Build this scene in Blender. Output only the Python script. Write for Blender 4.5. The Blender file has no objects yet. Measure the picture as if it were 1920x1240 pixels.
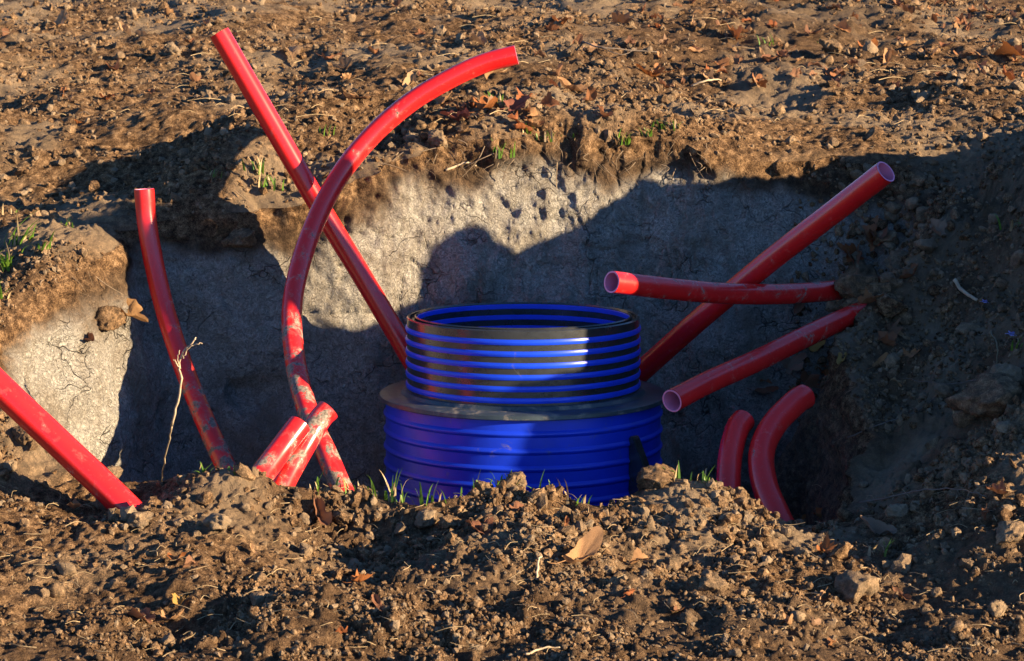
import bpy, bmesh, math, random
import numpy as np
from mathutils import Vector, Matrix, Quaternion

random.seed(7)
rng = np.random.default_rng(11)
scene = bpy.context.scene
COL = scene.collection

# ------------------------------------------------------------------ camera
FPX = 4000.0                      # focal length in photograph pixels (1920 wide)
PITCH = math.radians(10.9)
CAM = np.array([0.0, -7.2, 1.334])
cd = bpy.data.cameras.new('camera')
cd.sensor_fit = 'HORIZONTAL'
cd.sensor_width = 36.0
cd.lens = 36.0 * FPX / 1920.0
cd.clip_start = 0.05
cd.clip_end = 500.0
cd.dof.use_dof = True
cd.dof.focus_distance = 7.0
cd.dof.aperture_fstop = 10.0
cam = bpy.data.objects.new('camera', cd)
COL.objects.link(cam)
cam.location = CAM
cam.rotation_euler = (math.pi / 2 - PITCH, 0, 0)
scene.camera = cam

# ------------------------------------------------------------------ sky, sun, exposure
SUN_EL = math.radians(16.0)
SUN_PHI = math.radians(22.0)      # from +X towards the camera side
S = Vector((math.cos(SUN_EL) * math.cos(SUN_PHI), -math.cos(SUN_EL) * math.sin(SUN_PHI), math.sin(SUN_EL)))
world = bpy.data.worlds.new('World')
scene.world = world
world.use_nodes = True
wn = world.node_tree
bg = wn.nodes['Background']
sky = wn.nodes.new('ShaderNodeTexSky')
sky.sky_type = 'NISHITA'
sky.sun_disc = False
sky.sun_elevation = SUN_EL
sky.sun_rotation = math.atan2(S.x, S.y)
sky.air_density = 0.8
sky.dust_density = 0.0
sky.ozone_density = 6.0
wn.links.new(sky.outputs['Color'], bg.inputs['Color'])
bg.inputs['Strength'].default_value = 0.07
sl = bpy.data.lights.new('sun', 'SUN')
sl.energy = 5.0
sl.angle = math.radians(0.55)
sl.color = (1.0, 0.76, 0.46)
sun = bpy.data.objects.new('sun', sl)
COL.objects.link(sun)
sun.location = (8, -4, 4)
sun.rotation_euler = S.to_track_quat('Z', 'Y').to_euler()
vs = scene.view_settings
vs.view_transform = 'Standard'
vs.look = 'None'
vs.exposure = 1.85
vs.gamma = 1.0
vs.use_curve_mapping = False
cy = scene.cycles
cy.max_bounces = 5
cy.diffuse_bounces = 2
cy.glossy_bounces = 2
cy.transmission_bounces = 2

# ------------------------------------------------------------------ projection helpers
FW = np.array([0, math.cos(PITCH), -math.sin(PITCH)])
UP = np.array([0, math.sin(PITCH), math.cos(PITCH)])
RT = np.array([1.0, 0, 0])


def P(px, py, Y):
    """World point seen at a photograph pixel, at depth plane y = Y."""
    d = FW + RT * ((px - 960) / FPX) - UP * ((py - 620) / FPX)
    return CAM + d * ((Y - CAM[1]) / d[1])


def project(p):
    q = p - CAM
    w = q @ FW
    return 960 + FPX * (q @ RT) / w, 620 - FPX * (q @ UP) / w, w


# ------------------------------------------------------------------ noise
def _h(ix, iy, iz, seed):
    with np.errstate(over='ignore'):
        n = (ix.astype(np.uint32) * np.uint32(374761393) + iy.astype(np.uint32) * np.uint32(668265263)
             + iz.astype(np.uint32) * np.uint32(2246822519) + np.uint32((seed * 3266489917) & 0xffffffff))
        n = (n ^ (n >> np.uint32(13))) * np.uint32(1274126177)
        n = (n ^ (n >> np.uint32(15))) * np.uint32(2246822519)
        n = n ^ (n >> np.uint32(16))
    return n


def _hf(ix, iy, iz, seed):
    return _h(ix, iy, iz, seed).astype(np.float64) / 4294967295.0


def vnoise(x, y, z, seed=0):
    """Value noise in -1..1."""
    x0 = np.floor(x); y0 = np.floor(y); z0 = np.floor(z)
    fx = x - x0; fy = y - y0; fz = z - z0
    fx = fx * fx * (3 - 2 * fx); fy = fy * fy * (3 - 2 * fy); fz = fz * fz * (3 - 2 * fz)
    ix = x0.astype(np.int64); iy = y0.astype(np.int64); iz = z0.astype(np.int64)
    r = 0
    for dx in (0, 1):
        wx = fx if dx else 1 - fx
        for dy in (0, 1):
            wy = fy if dy else 1 - fy
            for dz in (0, 1):
                wz = fz if dz else 1 - fz
                r = r + wx * wy * wz * _hf(ix + dx, iy + dy, iz + dz, seed)
    return r * 2 - 1


def fbm(x, y, z, scale, octv, seed=0, gain=0.5):
    r = 0; a = 1; s = 1.0 / scale
    for o in range(octv):
        r = r + a * vnoise(x * s + 17.3 * o, y * s + 5.1 * o, z * s + 9.7 * o, seed + o)
        a *= gain; s *= 2.03
    return r


def lumps(x, y, cell, seed, rmin, rmax, dens):
    """Half-buried rounded clods, height in metres."""
    u = x / cell; v = y / cell
    ix = np.floor(u).astype(np.int64); iy = np.floor(v).astype(np.int64)
    best = np.zeros_like(x)
    for dx in (-1, 0, 1):
        for dy in (-1, 0, 1):
            cx = ix + dx; cy = iy + dy
            zz = np.zeros_like(cx)
            px_ = cx + _hf(cx, cy, zz, seed)
            py_ = cy + _hf(cx, cy, zz + 1, seed)
            rad = rmin + (rmax - rmin) * _hf(cx, cy, zz + 2, seed) ** 1.5
            on = _hf(cx, cy, zz + 3, seed) < dens
            k = 1 - ((u - px_) ** 2 + (v - py_) ** 2) / (rad * rad)
            hgt = np.where(on & (k > 0), rad * cell * np.sqrt(np.clip(k, 0, 1)), 0)
            best = np.maximum(best, hgt)
    return best


def sstep(a, b, t):
    t = np.clip((t - a) / (b - a), 0, 1)
    return t * t * (3 - 2 * t)


# ------------------------------------------------------------------ node helpers
def new_mat(name):
    m = bpy.data.materials.new(name)
    m.use_nodes = True
    nt = m.node_tree
    b = nt.nodes['Principled BSDF']
    return m, nt, b


def N(nt, t, **kw):
    n = nt.nodes.new(t)
    for k, v in kw.items():
        if k in n.inputs.keys():
            n.inputs[k].default_value = v
        else:
            setattr(n, k, v)
    return n


def noise_node(nt, vec, scale, detail=4, rough=0.6, dist=0.0):
    n = N(nt, 'ShaderNodeTexNoise', Scale=scale, Detail=detail, Roughness=rough, Distortion=dist)
    if vec is not None:
        nt.links.new(vec, n.inputs['Vector'])
    return n.outputs['Fac']


def ramp(nt, fac, stops, interp='LINEAR'):
    r = nt.nodes.new('ShaderNodeValToRGB')
    r.color_ramp.interpolation = interp
    e = r.color_ramp.elements
    while len(e) < len(stops):
        e.new(0.5)
    for i, (p, c) in enumerate(stops):
        e[i].position = p
        e[i].color = (c, c, c, 1) if not isinstance(c, tuple) else (*c, 1)
    nt.links.new(fac, r.inputs['Fac'])
    return r.outputs['Color']


def mixc(nt, fac, a, b, mode='MIX'):
    m = nt.nodes.new('ShaderNodeMix')
    m.data_type = 'RGBA'
    m.blend_type = mode
    for sock, v in ((m.inputs[0], fac), (m.inputs[6], a), (m.inputs[7], b)):
        if isinstance(v, (int, float)):
            sock.default_value = v
        elif isinstance(v, tuple):
            sock.default_value = (*v, 1)
        else:
            nt.links.new(v, sock)
    return m.outputs[2]


def math_n(nt, op, a, b=None):
    m = nt.nodes.new('ShaderNodeMath')
    m.operation = op
    for i, v in enumerate((a, b)):
        if v is None:
            continue
        if isinstance(v, (int, float)):
            m.inputs[i].default_value = v
        else:
            nt.links.new(v, m.inputs[i])
    return m.outputs[0]


def bump(nt, height, strength, dist, normal=None):
    b = N(nt, 'ShaderNodeBump', Strength=strength, Distance=dist)
    nt.links.new(height, b.inputs['Height'])
    if normal is not None:
        nt.links.new(normal, b.inputs['Normal'])
    return b.outputs['Normal']


def attr(nt, name):
    a = nt.nodes.new('ShaderNodeAttribute')
    a.attribute_name = name
    return a.outputs['Fac']


# ------------------------------------------------------------------ materials
def soil_material(name, kind):
    """kind: 'ground' open soil, 'wall' cut face of the pit, 'clod' loose pieces."""
    m, nt, b = new_mat(name)
    tc = nt.nodes.new('ShaderNodeTexCoord')
    co = tc.outputs['Object'] if kind != 'clod' else N(nt, 'ShaderNodeNewGeometry').outputs['Position']
    n2 = noise_node(nt, co, 30.0, 4, 0.75)
    n3 = noise_node(nt, co, 210.0, 3, 0.8)
    mixn = math_n(nt, 'ADD', math_n(nt, 'MULTIPLY', n2, 0.6), math_n(nt, 'MULTIPLY', n3, 0.4))
    soil = ramp(nt, mixn, [(0.39, (0.020, 0.011, 0.006)), (0.48, (0.092, 0.053, 0.028)),
                           (0.56, (0.215, 0.130, 0.069)), (0.67, (0.45, 0.295, 0.168))])  # soil tones; the dark end also paints small shadows between crumbs
    if kind == 'wall':
        c1 = noise_node(nt, co, 62.0, 4, 0.8, 1.6)
        c2 = noise_node(nt, co, 5.5, 3, 0.6, 0.4)
        clay = ramp(nt, c1, [(0.30, (0.085, 0.080, 0.074)), (0.46, (0.28, 0.265, 0.242)), (0.66, (0.54, 0.51, 0.46))])
        clay = mixc(nt, ramp(nt, c2, [(0.46, 0.0), (0.68, 0.55)]), clay, (0.17, 0.135, 0.10))
        mp = nt.nodes.new('ShaderNodeMapping'); mp.inputs['Scale'].default_value = (1.0, 1.0, 0.22)
        nt.links.new(co, mp.inputs['Vector'])
        st_ = noise_node(nt, mp.outputs[0], 13.0, 4, 0.65, 0.5)
        clay = mixc(nt, ramp(nt, st_, [(0.50, 0.0), (0.66, 0.5)]), clay, (0.20, 0.165, 0.125))
        vor = N(nt, 'ShaderNodeTexVoronoi', feature='DISTANCE_TO_EDGE', Scale=8.0)
        wv = nt.nodes.new('ShaderNodeVectorMath'); wv.operation = 'ADD'
        nz = N(nt, 'ShaderNodeTexNoise', Scale=7.0, Detail=3.0)
        nt.links.new(co, nz.inputs['Vector'])
        sv = nt.nodes.new('ShaderNodeVectorMath'); sv.operation = 'SCALE'; sv.inputs['Scale'].default_value = 0.22
        nt.links.new(nz.outputs['Color'], sv.inputs[0])
        nt.links.new(co, wv.inputs[0]); nt.links.new(sv.outputs[0], wv.inputs[1])
        nt.links.new(wv.outputs[0], vor.inputs['Vector'])
        crack_on = ramp(nt, noise_node(nt, co, 5.0, 2, 0.6), [(0.50, 0.0), (0.62, 1.0)])
        crack = math_n(nt, 'MULTIPLY', ramp(nt, vor.outputs['Distance'], [(0.0, 1.0), (0.024, 0.0)]), crack_on)
        vf = N(nt, 'ShaderNodeTexVoronoi', feature='DISTANCE_TO_EDGE', Scale=27.0)
        nt.links.new(wv.outputs[0], vf.inputs['Vector'])
        crack = math_n(nt, 'MAXIMUM', crack, math_n(nt, 'MULTIPLY', ramp(nt, vf.outputs['Distance'], [(0.0, 0.30), (0.04, 0.0)]), crack_on))
        clay = mixc(nt, math_n(nt, 'MULTIPLY', crack, 0.7), clay, (0.045, 0.034, 0.027))
        top = ramp(nt, mixn, [(0.32, (0.022, 0.015, 0.010)), (0.52, (0.070, 0.047, 0.031)), (0.74, (0.16, 0.108, 0.068))])
        acl = attr(nt, 'clay'); ato = attr(nt, 'humus')
        col = mixc(nt, ato, soil, top)
        col = mixc(nt, acl, col, clay)
        hc = math_n(nt, 'SUBTRACT', math_n(nt, 'MULTIPLY', c1, 0.9), math_n(nt, 'MULTIPLY', crack, 0.9))
        hh = nt.nodes.new('ShaderNodeMix'); hh.data_type = 'FLOAT'
        nt.links.new(acl, hh.inputs[0]); nt.links.new(mixn, hh.inputs[2]); nt.links.new(hc, hh.inputs[3])
        nt.links.new(bump(nt, hh.outputs[0], 1.0, 0.022), b.inputs['Normal'])
    elif kind == 'ground':
        col = mixc(nt, attr(nt, 'pale'), soil, (0.25, 0.19, 0.13))
        col = mixc(nt, attr(nt, 'humus'), col, (0.065, 0.040, 0.024))
        nt.links.new(bump(nt, mixn, 1.0, 0.020), b.inputs['Normal'])
    else:
        col = mixc(nt, attr(nt, 'tint'), soil, (0.30, 0.235, 0.165))
        nt.links.new(bump(nt, mixn, 1.0, 0.014), b.inputs['Normal'])
    nt.links.new(col, b.inputs['Base Color'])
    b.inputs['Roughness'].default_value = 0.95
    b.inputs['Specular IOR Level'].default_value = 0.12
    return m


M_GROUND = soil_material('soil_ground', 'ground')
M_WALL = soil_material('pit_wall_clay', 'wall')
M_CLOD = soil_material('soil_clod', 'clod')


def pipe_material(name, base, mud_amt):
    m, nt, b = new_mat(name)
    tc = nt.nodes.new('ShaderNodeTexCoord')
    co = tc.outputs['Object']
    var = noise_node(nt, co, 9.0, 3)
    col = mixc(nt, ramp(nt, var, [(0.35, 0.0), (0.7, 0.35)]), base, (base[0] * 0.66, base[1] * 0.55, base[2] * 0.9))
    # scuffs along the surface
    sc = noise_node(nt, co, 60.0, 5, 0.75, 0.6)
    scuff = ramp(nt, sc, [(0.60, 0.0), (0.74, 0.22)])
    col = mixc(nt, scuff, col, (0.62, 0.30, 0.26))
    mud = noise_node(nt, co, 16.0, 7, 0.68, 0.3)
    am = attr(nt, 'mud')
    mm = math_n(nt, 'ADD', mud, math_n(nt, 'MULTIPLY', am, 0.20))
    mk = ramp(nt, mm, [(0.665 - mud_amt, 0.0), (0.70 - mud_amt, 1.0)])
    grain = noise_node(nt, co, 120.0, 3)
    mudc = ramp(nt, grain, [(0.35, (0.085, 0.068, 0.055)), (0.65, (0.27, 0.23, 0.19))])
    film = ramp(nt, mm, [(0.58 - mud_amt, 0.0), (0.70 - mud_amt, 0.30)])
    col = mixc(nt, film, col, (0.36, 0.22, 0.18))
    col = mixc(nt, mk, col, mudc)
    nt.links.new(col, b.inputs['Base Color'])
    nt.links.new(ramp(nt, mk, [(0.0, 0.25), (1.0, 0.95)]), b.inputs['Roughness'])
    h = math_n(nt, 'ADD', math_n(nt, 'MULTIPLY', mk, 1.0), math_n(nt, 'MULTIPLY', sc, 0.12))
    nt.links.new(bump(nt, h, 0.3, 0.002), b.inputs['Normal'])
    b.inputs['Coat Weight'].default_value = 0.12
    b.inputs['Coat Roughness'].default_value = 0.22
    b.inputs['Specular IOR Level'].default_value = 0.6
    return m


RED = (0.70, 0.016, 0.016)
M_PIPE = pipe_material('red_pipe_plastic', RED, 0.0)
M_PIPE_MUD = pipe_material('red_pipe_muddy', RED, 0.045)


def simple(name, col, rough, var=0.25, scale=20.0, dust=None, dust_lo=0.6, spec=0.5, bmp=0.0, bscale=80.0):
    m, nt, b = new_mat(name)
    tc = nt.nodes.new('ShaderNodeTexCoord')
    co = tc.outputs['Object']
    n = noise_node(nt, co, scale, 4)
    c = mixc(nt, ramp(nt, n, [(0.3, 0.0), (0.7, 1.0)]), tuple(v * (1 - var) for v in col), tuple(min(1, v * (1 + var)) for v in col))
    if dust:
        d = ramp(nt, noise_node(nt, co, 14.0, 7, 0.7, 0.5), [(dust_lo, 0.0), (dust_lo + 0.16, 0.85)])
        c = mixc(nt, d, c, dust)
        nt.links.new(ramp(nt, d, [(0, rough), (1, 0.9)]), b.inputs['Roughness'])
    else:
        b.inputs['Roughness'].default_value = rough
    nt.links.new(c, b.inputs['Base Color'])
    b.inputs['Specular IOR Level'].default_value = spec
    if bmp:
        nt.links.new(bump(nt, noise_node(nt, co, bscale, 4), bmp, 0.004), b.inputs['Normal'])
    return m


M_LINER = simple('pink_liner', (0.80, 0.25, 0.42), 0.5, 0.08)
M_BLUE = simple('blue_plastic', (0.008, 0.055, 0.70), 0.34, 0.12, 9.0, dust=(0.14, 0.13, 0.16), dust_lo=0.64, bmp=0.05)
M_BLUE_DEEP = simple('blue_plastic_body', (0.006, 0.036, 0.56), 0.38, 0.14, 6.0, dust=(0.16, 0.14, 0.13), dust_lo=0.61, bmp=0.05)
M_BLACK = simple('black_plastic', (0.026, 0.028, 0.030), 0.22, 0.3, 14.0, dust=(0.20, 0.18, 0.15), dust_lo=0.66, spec=0.9, bmp=0.08)
M_FLANGE = simple('flange_plastic', (0.035, 0.050, 0.062), 0.38, 0.3, 10.0, dust=(0.26, 0.22, 0.18), dust_lo=0.53, bmp=0.3, bscale=45.0)


def leaf_material():
    m, nt, b = new_mat('dry_leaf')
    tc = nt.nodes.new('ShaderNodeTexCoord')
    oi = nt.nodes.new('ShaderNodeObjectInfo')
    base = oi.outputs['Color']
    n = noise_node(nt, tc.outputs['Object'], 60.0, 4)
    c = mixc(nt, ramp(nt, n, [(0.35, 0.0), (0.7, 0.6)]), base, (0.16, 0.075, 0.035))
    nt.links.new(c, b.inputs['Base Color'])
    b.inputs['Roughness'].default_value = 0.75
    b.inputs['Specular IOR Level'].default_value = 0.25
    w = N(nt, 'ShaderNodeTexWave', Scale=45.0, Distortion=3.0)
    nt.links.new(tc.outputs['Object'], w.inputs['Vector'])
    nt.links.new(bump(nt, w.outputs['Fac'], 0.3, 0.002), b.inputs['Normal'])
    # thin leaf lets some light through
    tr = nt.nodes.new('ShaderNodeBsdfTranslucent')
    nt.links.new(c, tr.inputs['Color'])
    mx = nt.nodes.new('ShaderNodeMixShader')
    mx.inputs[0].default_value = 0.2
    nt.links.new(b.outputs[0], mx.inputs[1]); nt.links.new(tr.outputs[0], mx.inputs[2])
    nt.links.new(mx.outputs[0], nt.nodes['Material Output'].inputs['Surface'])
    return m


M_LEAF = leaf_material()


def grass_material(name, col):
    m, nt, b = new_mat(name)
    tc = nt.nodes.new('ShaderNodeTexCoord')
    n = noise_node(nt, tc.outputs['Object'], 40.0, 3)
    c = mixc(nt, ramp(nt, n, [(0.4, 0.0), (0.7, 0.7)]), col, (col[0] * 1.9, col[1] * 1.25, col[2]))
    nt.links.new(c, b.inputs['Base Color'])
    b.inputs['Roughness'].default_value = 0.5
    tr = nt.nodes.new('ShaderNodeBsdfTranslucent')
    nt.links.new(c, tr.inputs['Color'])
    mx = nt.nodes.new('ShaderNodeMixShader')
    mx.inputs[0].default_value = 0.35
    nt.links.new(b.outputs[0], mx.inputs[1]); nt.links.new(tr.outputs[0], mx.inputs[2])
    nt.links.new(mx.outputs[0], nt.nodes['Material Output'].inputs['Surface'])
    return m


M_GRASS = grass_material('grass', (0.085, 0.20, 0.022))
M_STRAW = simple('straw', (0.34, 0.25, 0.14), 0.8, 0.35, 30.0)
M_ROOT = simple('root', (0.20, 0.145, 0.095), 0.9, 0.35, 30.0)
M_TWIG = simple('twig_bark', (0.40, 0.31, 0.21), 0.85, 0.3, 40.0, bmp=0.4)
M_TWIG_DARK = simple('twig_bark_dark', (0.11, 0.085, 0.07), 0.85, 0.3, 40.0, bmp=0.4)
M_PETAL = simple('lilac_petal', (0.46, 0.42, 0.80), 0.6, 0.15)
M_STEM = simple('plant_stem', (0.16, 0.13, 0.07), 0.8, 0.2)


# ------------------------------------------------------------------ object helpers
def tag(o, label=None, cat=None, group=None, kind=None):
    if label: o['label'] = label
    if cat: o['category'] = cat
    if group: o['group'] = group
    if kind: o['kind'] = kind
    return o


def np_mesh(name, v, faces, smooth=True):
    """faces: (n,3) or (n,4) int array."""
    me = bpy.data.meshes.new(name)
    v = np.ascontiguousarray(v, dtype=np.float32)
    faces = np.ascontiguousarray(faces, dtype=np.int32)
    n, k = faces.shape
    me.vertices.add(len(v)); me.vertices.foreach_set('co', v.ravel())
    me.loops.add(n * k); me.loops.foreach_set('vertex_index', faces.ravel())
    me.polygons.add(n)
    me.polygons.foreach_set('loop_start', np.arange(0, n * k, k, dtype=np.int32))
    me.polygons.foreach_set('loop_total', np.full(n, k, dtype=np.int32))
    me.polygons.foreach_set('use_smooth', np.full(n, smooth, dtype=bool))
    me.update(calc_edges=True)
    return me


def add_attr(me, name, vals):
    a = me.attributes.new(name, 'FLOAT', 'POINT')
    a.data.foreach_set('value', np.ascontiguousarray(vals, dtype=np.float32))


def link(name, me, mat=None, parent=None):
    o = bpy.data.objects.new(name, me)
    COL.objects.link(o)
    if mat is not None and len(me.materials) == 0:
        me.materials.append(mat)
    if parent is not None:
        o.parent = parent
    return o


def empty(name, loc=(0, 0, 0)):
    o = bpy.data.objects.new(name, None)
    o.empty_display_size = 0.1
    COL.objects.link(o)
    o.location = loc
    return o


# ------------------------------------------------------------------ terrain: base height by thin-plate spline
ctrl = []
def C(px, py, Y):
    ctrl.append(P(px, py, Y))
def Cw(x, y, z):
    ctrl.append(np.array([x, y, z], float))

for px, py in ((0, 905), (150, 940), (275, 945), (330, 912), (420, 886), (520, 896), (640, 910), (720, 928), (800, 918),
               (900, 908), (980, 902), (1080, 917), (1170, 918), (1225, 900), (1330, 892), (1400, 915), (1480, 978),
               (1560, 978), (1650, 964), (1720, 950), (1800, 930)):
    C(px, py, -1.02 if px < 1600 else -1.13)
for px in (-300, 200, 600, 1000, 1400, 1800, 2200):
    C(px, 1065 + (px % 3) * 8, -1.58)
    C(px, 1240, -2.22)
Cw(-2.5, -4.2, -0.62); Cw(0, -4.2, -0.62); Cw(2.5, -4.2, -0.62)
# left bank
C(0, 575, -0.08); C(60, 470, 0.28); C(135, 415, 0.62); C(20, 400, 0.75); C(0, 330, 1.3); C(0, 232, 2.1); C(0, 100, 3.7); C(0, 0, 5.6)
C(-200, 640, -0.2); C(-300, 480, 0.5); C(-120, 800, -0.75); C(230, 372, 0.95)
# back bank
C(300, 335, 1.08); C(400, 285, 1.08); C(470, 290, 0.98); C(540, 345, 0.86); C(640, 300, 0.86); C(760, 275, 0.86); C(880, 245, 0.88)
C(1000, 255, 0.85); C(1150, 265, 0.85); C(1280, 270, 0.88); C(1400, 295, 0.92); C(1550, 300, 0.96); C(1700, 285, 1.08)
C(400, 215, 1.9); C(800, 165, 1.9); C(1300, 190, 1.9); C(1700, 200, 1.9)
C(300, 130, 3.2); C(900, 95, 3.1); C(1500, 100, 3.1); C(1900, 110, 3.1)
C(400, 0, 5.5); C(1000, 0, 5.3); C(1500, 0, 5.2); C(1920, 0, 5.2)
Cw(-4, 8, 1.05); Cw(0, 8, 1.05); Cw(4, 8, 1.05)
# right bank
C(1760, 470, 0.25); C(1800, 600, -0.1); C(1750, 750, -0.45); C(1700, 900, -0.85); C(1640, 590, 0.08); C(1570, 720, -0.38); C(1590, 880, -0.72); C(1840, 372, 0.5); C(1780, 330, 0.95); C(1915, 470, 0.1); C(1905, 640, -0.35); C(1880, 735, -0.6); C(1870, 885, -1.1)
Cw(2.1, 0.9, 0.50); Cw(2.3, 0.2, 0.42); Cw(2.1, -0.4, 0.2); Cw(2.1, -1.3, -0.44); Cw(3.2, 0.5, 0.5); Cw(3.2, -1.4, -0.46)
Cw(1.9, -1.5, -0.52); Cw(2.4, -1.7, -0.58); Cw(-3.4, 0, 0.05); Cw(-3.4, -2.2, -0.5); Cw(3.4, -2.4, -0.5)
ctrl = np.array(ctrl)


def tps_fit(c, lam=2e-3):
    n = len(c)
    d2 = ((c[:, None, :2] - c[None, :, :2]) ** 2).sum(-1)
    K = np.where(d2 > 0, 0.5 * d2 * np.log(np.maximum(d2, 1e-20)), 0) + lam * np.eye(n)
    A = np.zeros((n + 3, n + 3))
    A[:n, :n] = K
    A[:n, n] = 1; A[:n, n + 1:] = c[:, :2]
    A[n, :n] = 1; A[n + 1:, :n] = c[:, :2].T
    b = np.zeros(n + 3); b[:n] = c[:, 2]
    return np.linalg.solve(A, b)


TW = tps_fit(ctrl)


def base_z(x, y):
    r = TW[-3] + TW[-2] * x + TW[-1] * y
    for i in range(len(ctrl)):
        d2 = (x - ctrl[i, 0]) ** 2 + (y - ctrl[i, 1]) ** 2
        r = r + TW[i] * 0.5 * d2 * np.log(np.maximum(d2, 1e-12))
    # beyond the worked area the land runs on as a plain gentle slope
    far = sstep(6.0, 11.0, np.sqrt(x * x + (y * 0.8) ** 2))
    plain = np.where(y > 0, 0.6 + 0.03 * np.minimum(y, 60), 0.6 + 0.2 * np.maximum(y, -6))
    r = r * (1 - far) + plain * far
    # unseen ridge right of the pit, added to cast shadows into it
    hy = np.interp(y, SHADE_RIDGE_Y, SHADE_RIDGE_Z)
    r = r + np.clip(hy - r, 0, None) * np.exp(-((x - 2.32) / 0.36) ** 2)
    return r


SHADE_RIDGE_Y = [-1.85, -1.62, -1.50, -1.41, -1.35, -1.12, -1.06, -0.96, -0.76, -0.68, -0.62, -0.54, -0.38, -0.28, -0.245, -0.185, -0.15, 0.0, 0.2, 0.4, 0.7, 1.0, 1.3]
SHADE_RIDGE_Z = [-0.5, -0.48, -0.42, -0.30, 0.51, 0.52, 1.38, 1.52, 1.50, 1.20, 0.85, 0.76, 0.70, 0.72, 0.93, 0.93, 0.76, 0.80, 0.88, 0.86, 0.70, 0.45, 0.3]  # crest heights shaped so the added ridge's shadow edges fall across the pit

CX, CY = 0.0, -0.1
rim = [  # x, y, inset of the foot, clay share
    (1.18, .04, .20, .10), (1.32, .22, .50, .12), (1.52, .42, .80, .15), (1.64, .70, .72, .2), (1.55, 1.0, .45, .5), (1.2, .98, .28, .9), (.75, .93, .24, 1),
    (.3, .89, .24, 1), (-.2, .83, .24, 1), (-.6, .735, .22, 1), (-.84, .71, .18, 1), (-1.1, .68, .18, 1), (-1.3, .67, .2, 1),
    (-1.40, .55, .2, 1), (-1.42, .38, .18, 1), (-1.53, .14, .22, 1), (-1.72, -.12, .30, 1), (-1.64, -.5, .30, .9), (-1.36, -.80, .24, .5),
    (-1.0, -.93, .2, .2), (-.5, -1.0, .2, .1), (0, -1.0, .2, .1), (.5, -1.0, .2, .1), (.85, -.98, .16, .1), (1.02, -.90, .12, .1), (1.07, -.70, .12, .1), (1.08, -.40, .14, .1), (1.10, -.15, .16, .1)]
ra = np.array([(math.atan2(y - CY, x - CX) % (2 * math.pi), math.hypot(x - CX, y - CY), ins, cl) for x, y, ins, cl in rim])
ra = ra[np.argsort(ra[:, 0])]
fine = np.linspace(0, 2 * np.pi, 1441)[:-1]
def per(col):
    v = np.interp(fine, ra[:, 0], ra[:, col], period=2 * np.pi)
    k = np.exp(-(np.arange(-24, 25) / 8.0) ** 2); k /= k.sum()
    return np.convolve(np.r_[v[-24:], v, v[:24]], k, 'valid')
RTOP, RINS, RCLAY = per(1), per(2), per(3)
def q(tbl, th):
    return np.interp(th, fine, tbl, period=2 * np.pi)

# angles: dense where the camera looks
dens = np.ones(4000)
tt = np.linspace(0, 2 * np.pi, 4001)[:-1]
deg = np.degrees(tt)
dens = np.where((deg > 205) & (deg < 335), 5.2, np.where((deg > 30) & (deg < 150), 3.4, 2.2))
cum = np.cumsum(dens); cum = cum / cum[-1]
MT = 1330
TH = np.interp((np.arange(MT) + 0.5) / MT, cum, tt)
rt0 = q(RTOP, TH)
rt = rt0 * (1 + 0.02 * vnoise(np.cos(TH) * 6, np.sin(TH) * 6, TH * 0, 5) + 0.022 * vnoise(np.cos(TH) * 15, np.sin(TH) * 15, TH * 0, 6) + 0.007 * vnoise(np.cos(TH) * 36, np.sin(TH) * 36, TH * 0, 7))
ins = q(RINS, TH); cl = q(RCLAY, TH)
ct, st = np.cos(TH), np.sin(TH)
ZB = -1.0
# radial rows
fl = np.linspace(0.0, 1.0, 14)[1:-1]
NW = 150
wl = np.linspace(0, 1, NW)
outd = [0.0]
stp = 0.0055
while outd[-1] < 90:
    d = outd[-1]
    if d < 1.35: stp = 0.0055 + 0.002 * d
    elif d < 5.2: stp = 0.0085 + (d - 1.35) * 0.0065
    else: stp *= 1.45
    outd.append(d + stp)
outd = np.array(outd[1:])
NF, NO = len(fl), len(outd)
rows = NF + NW + NO
rb = rt0 - ins
zt = base_z(CX + rt * ct, CY + rt * st) - 0.03
X = np.zeros((rows, MT)); Y_ = np.zeros((rows, MT)); Z = np.zeros((rows, MT))
R = np.zeros((rows, MT))
R[:NF] = rb[None] * fl[:, None]; Z[:NF] = ZB
prof = wl ** 1.25
Z[NF:NF + NW] = ZB + (zt - ZB)[None] * wl[:, None]
R[NF:NF + NW] = rb[None] + (rt0 - rb)[None] * prof[:, None] + (rt - rt0)[None] * np.exp(-(zt[None] - Z[NF:NF + NW]) / 0.11)
R[NF + NW:] = rt[None] + outd[:, None]
X = CX + R * ct[None]; Y_ = CY + R * st[None]
o0 = NF + NW
Z[o0:] = base_z(X[o0:], Y_[o0:]) - 0.03 * np.exp(-outd[:, None] / 0.03)


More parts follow.
